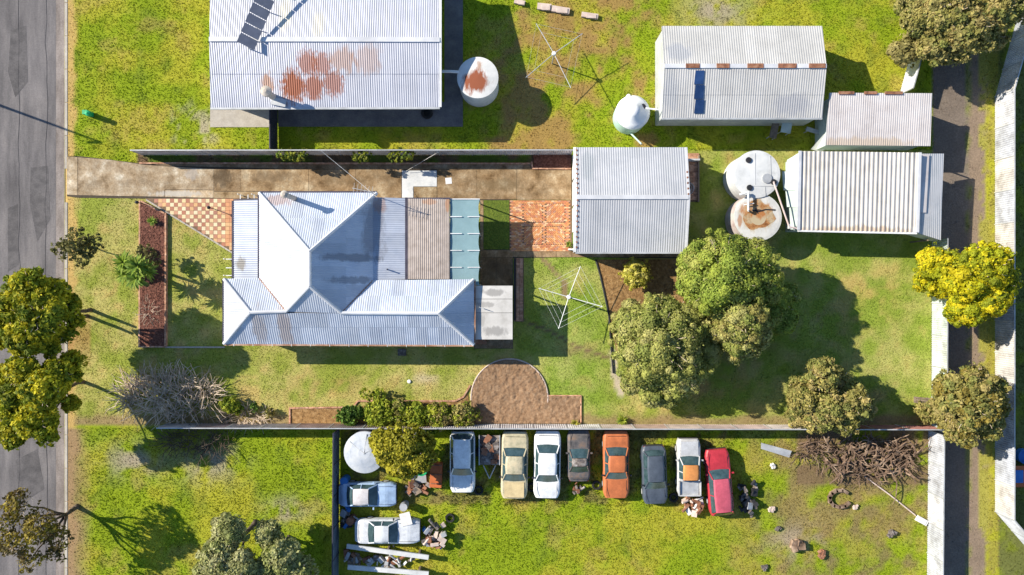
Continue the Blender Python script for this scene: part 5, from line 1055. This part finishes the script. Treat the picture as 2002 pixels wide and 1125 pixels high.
# ------------------------------------------------------------------ cars
def paint(name, c, rough=.35, rust=None):
    return pm(name, [tuple(v * .85 for v in c), c, tuple(min(1, v * 1.12) for v in c)] if rust is None else rust, scale=2.2, rough=rough, spec=.5, big=.14, bigscale=1.2, speck=.06)
def car(name, label, px, py, L_, W, head, body, cab=(-.30, .26), kind='sedan', roofm=None, glass=True, hoodm=None, bootm=None, hgt=1.42, cat='car', nose=.12):
    """head: heading in degrees (0 = facing picture right, -90 = facing picture bottom)"""
    c = P(px, py, .8); c.z = 0; t = thing(name, label, cat, c, 'old vehicles in the car yard'); t.rotation_euler = (0, 0, R(head))
    ORG[t] = Vector((0, 0, 0))      # parts are built in the car's own frame, nose towards +x
    x0, x1 = -L_ / 2, L_ / 2; wb = W / 2
    def hw(s):   # half width along the car
        e_ = min(s, 1 - s) / nose
        return wb * (1 - .17 * max(0, 1 - e_) ** 2)
    def zt(s): return .78 + .14 * min(1, min(s / .1, (1 - s) / .16)) if kind != 'ute' else (.80 + .14 * min(1, (1 - s) / .15))
    n = 22; rings = []
    for k in range(n + 1):
        s = k / n; x = x0 + L_ * s; w = hw(s); z = zt(s); ed = .14
        rings.append([(x, -w * .96, .24), (x, -w, .45), (x, -w, z - .16), (x, -w + .045, z - .05), (x, -w + ed, z), (x, -w * .4, z + .025), (x, w * .4, z + .025), (x, w - ed, z), (x, w - .045, z - .05), (x, w, z - .16), (x, w, .45), (x, w * .96, .24)])
    mb = MB(); vs_ = [p for r in rings for p in r]; m = 12
    fs = [(k * m + i, (k + 1) * m + i, (k + 1) * m + (i + 1) % m, k * m + (i + 1) % m) for k in range(n) for i in range(m)]
    fs = [tuple(reversed(f)) for f in fs] + [tuple(range(m)), tuple(range(n * m + m - 1, n * m - 1, -1))]
    mb.add(vs_, fs); bd = mb.build('body', body, t, smooth=False)
    ca, cb_ = cab[0] * L_, cab[1] * L_; belt = .915; rw = wb * .70; bw = wb * .90
    f_in, r_in = (.55, .48) if kind != 'wagon' else (.55, .25)
    if kind == 'ute': f_in, r_in = .5, .12
    # roof
    a0, a1 = ca + r_in, cb_ - f_in; g = MB(); NX = 8; NY = 8; pts = []
    for i in range(NX + 1):
        for j in range(NY + 1):
            u_ = i / NX; v_ = j / NY * 2 - 1; x = a0 + (a1 - a0) * u_; tp = 1 - .06 * abs(u_ - .5) * 2
            pts.append((x, rw * tp * v_, hgt - .06 * v_ ** 2 - .05 * (2 * u_ - 1) ** 2))
    K = len(pts); pts += [(p[0], p[1], p[2] - .04) for p in pts]; w_ = NY + 1; fs = []
    for i in range(NX):
        for j in range(NY): q0 = i * w_ + j; fs += [(q0, q0 + w_, q0 + w_ + 1, q0 + 1), (K + q0, K + q0 + 1, K + q0 + w_ + 1, K + q0 + w_)]
    for i in range(NX):
        for j in (0, NY): q0 = i * w_ + j; fs.append((q0, q0 + w_, K + q0 + w_, K + q0) if j else (q0, K + q0, K + q0 + w_, q0 + w_))
    g.add(pts, fs); g.build('roof', roofm or body, t, smooth=True)
    zr = hgt - .05; zs = hgt - .10
    def curve_glass(nm, xa, xb, fl):
        g = MB(); q_ = 6; top = []; bot = []
        for j in range(q_ + 1):
            v_ = j / q_ * 2 - 1; bow = .10 * (1 - v_ * v_) * fl
            top.append((xa + bow * .5, rw * .92 * v_, zr - .06 * v_ * v_)); bot.append((xb + bow, bw * .95 * v_, belt))
        pts = top + bot; K = q_ + 1; pts += [(p[0] - .02 * fl, p[1], p[2] - .02) for p in pts]
        fs = [(j, j + 1, K + j + 1, K + j) for j in range(q_)] + [(2 * K + j, 3 * K + j, 3 * K + j + 1, 2 * K + j + 1) for j in range(q_)]
        if fl > 0: fs = [tuple(reversed(f)) for f in fs]
        g.add(pts, fs); g.build(nm, M['glass'], t, smooth=True)
    curve_glass('windscreen', a1, cb_, 1); curve_glass('rear_window', a0, ca, -1)
    for s_ in (-1, 1):
        g = MB(); A_ = [(a0 + .06, s_ * rw * .97, zs), (a1 - .06, s_ * rw * .97, zs), (cb_ - .12, s_ * bw, belt), (ca + .12, s_ * bw, belt)]
        B_ = [(p[0], p[1] - s_ * .03, p[2]) for p in A_]; g.add(A_ + B_, [(0, 1, 2, 3), (7, 6, 5, 4), (0, 4, 5, 1), (1, 5, 6, 2), (2, 6, 7, 3), (3, 7, 4, 0)]); g.build('side_window', M['glass'], t)
        for q0, q1 in (((a1, s_ * rw * .96, zs), (cb_, s_ * bw * .97, belt)), ((a0, s_ * rw * .96, zs), (ca, s_ * bw * .97, belt))): MB().tube(q0, q1, .045, n=6).build('pillar', body, t)
        xm = (a0 + a1) / 2; MB().tube((xm, s_ * rw * .99, zs), (xm, s_ * (bw + .005), belt), .035, n=6).build('pillar', body, t)
        MB().box((cb_ - .25, s_ * (wb + .06), .98), (.10, .16, .10)).build('mirror', M['black'] if roofm is None else body, t)
        for xw in (-.29 * L_, .31 * L_):
            wo = MB(); cy = s_ * (wb - .10); wo.tube((xw, cy - .1, .31), (xw, cy + .1, .31), .31, n=18); wh = wo.build('wheel', M['tyre'], t)
            MB().tube((xw, cy + s_ * .09, .31), (xw, cy + s_ * .115, .31), .19, n=14).build('rim', M['steel'], wh)
        MB().box((x1 - .10, s_ * wb * .60, .66), (.14, .34, .13)).build('headlight', M['lamp'], t)
        MB().box((x0 + .06, s_ * wb * .66, .68), (.12, .28, .14)).build('tail_light', M['taillamp'], t)
    MB().box((x1 - .02, 0, .42), (.12, W * .8, .16)).build('bumper', M['black'], t); MB().box((x0 + .02, 0, .42), (.12, W * .8, .16)).build('bumper', M['black'], t)
    if hoodm: MB().box(((cb_ + x1) / 2, 0, .955), (x1 - cb_ - .25, W * .74, .03)).build('bonnet', hoodm, t)
    else:   # shut lines of the bonnet
        for s_ in (-1, 1): MB().box(((cb_ + x1) / 2 - .03, s_ * wb * .74, .930), (x1 - cb_ - .3, .018, .02)).build('bonnet_gap', M['black'], t)
    if kind == 'sedan':
        MB().box((x0 + .28 * (ca - x0), 0, .93), (.018, W * .7, .02)).build('boot_gap', M['black'], t)
    if kind == 'ute':
        MB().box(((x0 + ca) / 2, 0, .955), (ca - x0 - .2, W * .76, .03)).build('tray_floor', bootm or M['steel'], t)
        for s_ in (-1, 1): MB().box(((x0 + ca) / 2, s_ * (wb - .07), 1.02), (ca - x0 - .1, .08, .16)).build('tray_side', body, t)
        MB().box((x0 + .06, 0, 1.02), (.08, W * .88, .16)).build('tailgate', body, t)
    return t
WH = paint('white_car_paint', (.72, .73, .74)); PALEB = paint('pale_blue_car_paint', (.34, .46, .64))
car('parked_car', 'white hatchback shaded by the yellow green tree', 904, 904, 4.3, 1.8, -90, WH, cab=(-.46, .20), kind='wagon')
car('parked_car', 'faded beige old sedan with yellowing bonnet', 1006, 910, 4.75, 1.9, -91, paint('beige_car_paint', (.42, .38, .26), .6, [(.30, .28, .18), (.46, .41, .28), (.55, .46, .30)]), cab=(-.26, .22), hoodm=paint('yellowed_paint', (.56, .44, .24), .6))
car('parked_car', 'bright white sedan between the beige car and the dark wreck', 1070, 909, 4.75, 1.9, -91, WH, cab=(-.30, .24))
car('parked_car', 'dark stripped wreck between white and orange sedans', 1132, 892, 3.6, 1.6, 90, paint('burnt_paint', (.10, .10, .11), .8, [(.05, .05, .055), (.11, .10, .10), (.20, .13, .09)]), cab=(-.30, .14), roofm=M['junk'])
car('parked_car', 'flat orange sedan, the only all orange car', 1205, 909, 4.75, 1.85, -90, paint('orange_car_paint', (.46, .135, .045), .6), cab=(-.26, .20))
car('parked_car', 'dark navy hatchback right of the orange sedan', 1280, 929, 4.1, 1.75, -88, paint('navy_car_paint', (.07, .085, .11), .35), cab=(-.42, .22), kind='wagon')
car('parked_car', 'grey utility with an orange cab roof', 1347, 914, 4.0, 1.65, 90, paint('grey_car_paint', (.46, .46, .46), .55), cab=(-.22, .20), kind='ute', roofm=paint('orange_roof', (.55, .22, .06), .7), hoodm=paint('grey_bonnet', (.44, .45, .47), .6), hgt=1.5)
car('parked_car', 'red wagon parked last in the row at a slight angle', 1407, 944, 4.7, 1.75, 95, paint('red_car_paint', (.42, .035, .05), .3), cab=(-.47, .20), kind='wagon', roofm=paint('faded_red_roof', (.48, .09, .13), .4))
car('parked_car', 'pale blue sedan parked sideways near the dark blue fence', 718, 968, 4.05, 1.7, 0, PALEB, cab=(-.34, .18), roofm=paint('chalky_roof', (.58, .55, .55), .7))
wk = car('parked_car', 'scruffy pale wreck with a loose door beside the pale poles', 757, 1040, 4.6, 1.75, 0, paint('chalky_car_paint', (.56, .58, .62), .6, [(.42, .44, .48), (.58, .60, .63), (.64, .66, .68)]), cab=(-.28, .16))
MB().box((1.35, .95, .95), (.75, .9, .06), .25).build('loose_panel', M['whitebit'], wk)
def junkpile(name, label, cat, x, y, rx, ry, n, mats, seed, hz=.5, base=None):
    rnd = random.Random(seed); p = P(x, y); t = thing(name, label, cat, p)
    for k in range(n):
        c = P(x + rnd.uniform(-rx, rx), y + rnd.uniform(-ry, ry), rnd.uniform(.15, hz)); mb = MB()
        if rnd.random() < .3: mb.tube(c, c + Vector((rnd.uniform(-.5, .5), rnd.uniform(-.5, .5), rnd.uniform(0, .2))), rnd.uniform(.04, .12), n=8)
        else: mb.box(c, (rnd.uniform(.2, .6), rnd.uniform(.15, .45), rnd.uniform(.1, .35)), rnd.uniform(0, 3), Matrix.Rotation(rnd.uniform(-.4, .4), 4, 'X'))
        mb.build('scrap_piece', M[rnd.choice(mats)], t)
    return t
tr_ = thing('car_trailer', 'dark loaded trailer between the white hatchback and beige sedan', 'trailer', P(957, 895))
MB().box(P(957, 880, .55), (1.5, 2.1, .12)).build('tray', M['junk'], tr_)
for s_ in (-1, 1):
    MB().box(P(957 + s_ * 20, 880, .72), (.06, 2.1, .3)).build('tray_side', M['steel'], tr_); MB().tube(P(957 + s_ * 23, 884, .3) - Vector((.09, 0, 0)), P(957 + s_ * 23, 884, .3) + Vector((.09, 0, 0)), .3, n=16).build('wheel', M['tyre'], tr_)
    MB().tube(P(957 + s_ * 12, 910, .5), P(957, 936, .5), .04, n=6).build('drawbar', M['steel'], tr_)
for k in range(14): MB().box(P(957 + random.uniform(-15, 15), 880 + random.uniform(-24, 24), .75), (random.uniform(.2, .6), random.uniform(.2, .5), random.uniform(.1, .3)), random.random() * 3).build('scrap_piece', M[random.choice(['junk', 'rustmetal', 'junk'])], tr_)
junkpile('engine_scrap', 'round heap of engine scrap right of the scruffy pale wreck', 'scrap', 848, 1048, 20, 22, 30, ['junk', 'rustmetal', 'steel', 'blue', 'paleboard'], 3, .7)
junkpile('scrap_pile', 'rusty pale scrap piled behind the grey utility', 'scrap', 1355, 990, 20, 14, 22, ['paleboard', 'rustmetal', 'whitebit'], 4)
junkpile('scrap_pile', 'dark scrap pile in the shade of the red wagon', 'scrap', 1462, 975, 18, 30, 22, ['junk', 'black', 'steel'], 5)
junkpile('scrap_pile', 'few rusty parts below the dark stripped wreck', 'scrap', 1128, 955, 10, 8, 8, ['junk', 'rustmetal'], 6, .35)
junkpile('scrap_pile', 'jumble of parts between the two pale poles', 'scrap', 760, 1098, 50, 7, 26, ['junk', 'steel', 'whitebit', 'rustmetal'], 7, .45)
ob = thing('orange_crate', 'narrow rusty orange crate left of the white hatchback', 'crate', P(853, 928))
MB().box(P(853, 928, .25), (.85, 1.75, .5), -.05).build('box', M['orange'], ob)
for k in range(3): MB().box(P(853, 910 + k * 18, .53), (.8, .07, .05), -.05).build('batten', M['rustmetal'], ob)
gb = thing('green_bin', 'green plastic tub under the yard tree', 'tub', P(826, 915)); MB().lathe(P(826, 915), [(.32, 0), (.42, .55), (.45, .57), (.4, .58), (.34, .2)], 20).build('tub', M['green'], gb); MB().lathe(P(826, 915, .3), [(.36, 0), (.36, .02), (.02, .03)], 20).build('content', M['junk'], gb)
sheet_thing('grey_board', 'pale grey board lying below the green tub', 'board', [(800, 930, .1), (832, 922, .12), (834, 944, .1), (802, 946, .08)], .1, 'steel')
for i, (a_, b_, lb) in enumerate([((678, 1068), (838, 1090), 'long pale steel beam, the upper of two at the bottom fence'), ((680, 1109), (838, 1122), 'long pale steel beam, the lower of two at the bottom edge')]):
    p0, p1 = P(*a_, .75), P(*b_, .75); tb = thing('steel_beam', lb, 'beam', P(*a_), 'beams on trestles')
    bar(MB(), p0, p1, .32, .12).build('beam', M['tankwhite'], tb)
    for f in (.12, .5, .88):
        q_ = p0.lerp(p1, f); MB().box((q_.x, q_.y, .34), (.12, .4, .68)).build('trestle', M['timber'], tb)
for i, (x, y, lb) in enumerate([(936, 958, 'old tyre in the weeds right of the white hatchback'), (1040, 952, 'old tyre between the beige and white sedans'), (1166, 948, 'old tyre left of the orange sedan tail'), (880, 1012, 'old tyre above the engine scrap heap'), (1316, 972, 'old tyre between navy hatchback and grey utility')]):
    tag(MB().lathe(P(x, y), [(.20, .02), (.32, .0), (.34, .1), (.32, .2), (.20, .18), (.20, .02)], 20, close=False).build('old_tyre', M['tyre'], origin=P(x, y)), lb, 'tyre', 'tyres lying in the car yard')
for i, (x, y, m, lb) in enumerate([(678, 935, 'blue', 'blue drum beside the round tank and dark fence'), (690, 1012, 'rustmetal', 'rusty drum between the two sideways cars'), (792, 985, 'steel', 'pale grey drum at the nose of the pale blue sedan')]):
    c_ = P(x, y); t = thing('oil_drum', lb, 'drum', c_, 'drums in the car yard'); MB().lathe(c_, [(.28, 0), (.29, .3), (.28, .6), (.29, .62), (.29, .86)], 20, close=False).build('drum_side', M[m], t); MB().lathe(c_ + Vector((0, 0, .83)), [(.285, 0), (.285, .02), (.02, .02)], 20).build('drum_lid', M[m], t)
junkpile('scrap_pile', 'dark jumble of parts along the dark blue fence below the round tank', 'scrap', 682, 1000, 10, 30, 22, ['junk', 'black', 'steel', 'blue'], 17, .5)
junkpile('scrap_pile', 'mixed parts scattered under the yard tree', 'scrap', 815, 955, 26, 10, 14, ['junk', 'rustmetal', 'timber'], 18, .3)
junkpile('scrap_pile', 'loose boards and parts at the bottom end of the dark blue fence', 'scrap', 690, 1088, 14, 14, 14, ['timber', 'steel', 'rustmetal'], 19, .4)
# bits beyond the far lane fence
tag(MB().lathe(P(1996, 890), [(.5, 0), (.55, .5), (.5, .52), (.45, .2)], 18).build('blue_tub', M['blue'], origin=P(1996, 890)), 'blue plastic tub beyond the far lane fence', 'tub')
ob = thing('orange_shelter', 'small orange and blue shelter beyond the far lane fence', 'shelter', P(2000, 930)); MB().box(P(1996, 932, .8), (1.4, 1.5, .08)).build('roof', M['orange'], ob); MB().box(P(1992, 932, .86), (.6, .9, .04)).build('blue_panel', M['blue'], ob)
for x in (1980, 2010): MB().box(P(x, 930, .4), (.08, 1.2, .76)).build('side', M['rustmetal'], ob)

# ------------------------------------------------------------------ grass
def grass(name, region, per_m2, hh, seed, label_excl=True):
    rnd = np.random.default_rng(seed); (xa, ya, xb, yb) = region
    n = int((xb - xa) * (yb - ya) / S / S * per_m2); X = rnd.uniform(xa, xb, n); Y = rnd.uniform(ya, yb, n)
    c, d, hf = zone(X, Y); keep = rnd.random(n) < d * (.6 + .5 * vn(X, Y, 9, 6))
    for p in EXCL: keep &= ~inpoly(X, Y, p)
    keep &= X > 133; X = X[keep]; Y = Y[keep]; c = c[keep]; hf = hf[keep]; n = len(X)
    x = (X - CX) / S; y = (CY - Y) / S; az = rnd.uniform(0, 6.283, n); h = hh * hf * rnd.uniform(.5, 1.4, n); w = rnd.uniform(.018, .045, n)
    lx = rnd.normal(0, .5, n) * h; ly = rnd.normal(0, .5, n) * h; z = np.full(n, -.01)
    V = []
    for k in range(2):
        a = az + k * 1.6; dx = np.cos(a) * w; dy = np.sin(a) * w; s = 1 if k == 0 else -1
        V += [np.stack([x - dx, y - dy, z], 1), np.stack([x + dx, y + dy, z], 1), np.stack([x + lx * s + dx * .3, y + ly * s, z + h], 1)]
    V = np.stack(V, 1).reshape(-1, 3); F_ = np.arange(len(V)).reshape(-1, 3)
    col = np.repeat(np.clip(c * rnd.uniform(.9, 1.3, (n, 1)), 0, 1), 6, 0)
    o = np_obj(name, V, F_, M['tuft'], col=col, nper=3); o['kind'] = 'stuff'; o['label'] = label_excl if isinstance(label_excl, str) else name.replace('_', ' ') + ' growing over the ground'; o['category'] = 'grass'; return o
grass('lawn_grass', (133, 290, 1825, 832), 150, .030, 3, 'short mown lawn grass around the house and sheds')
grass('north_yard_grass', (133, -120, 1826, 292), 120, .030, 4, 'rough bright grass in the northern yards')
grass('south_yard_grass', (133, 836, 1815, 1240), 125, .033, 5, 'rough bright grass around the parked cars')
grass('lane_grass', (1826, -40, 2040, 1160), 60, .04, 6, 'patchy grass edging the gravel lane')
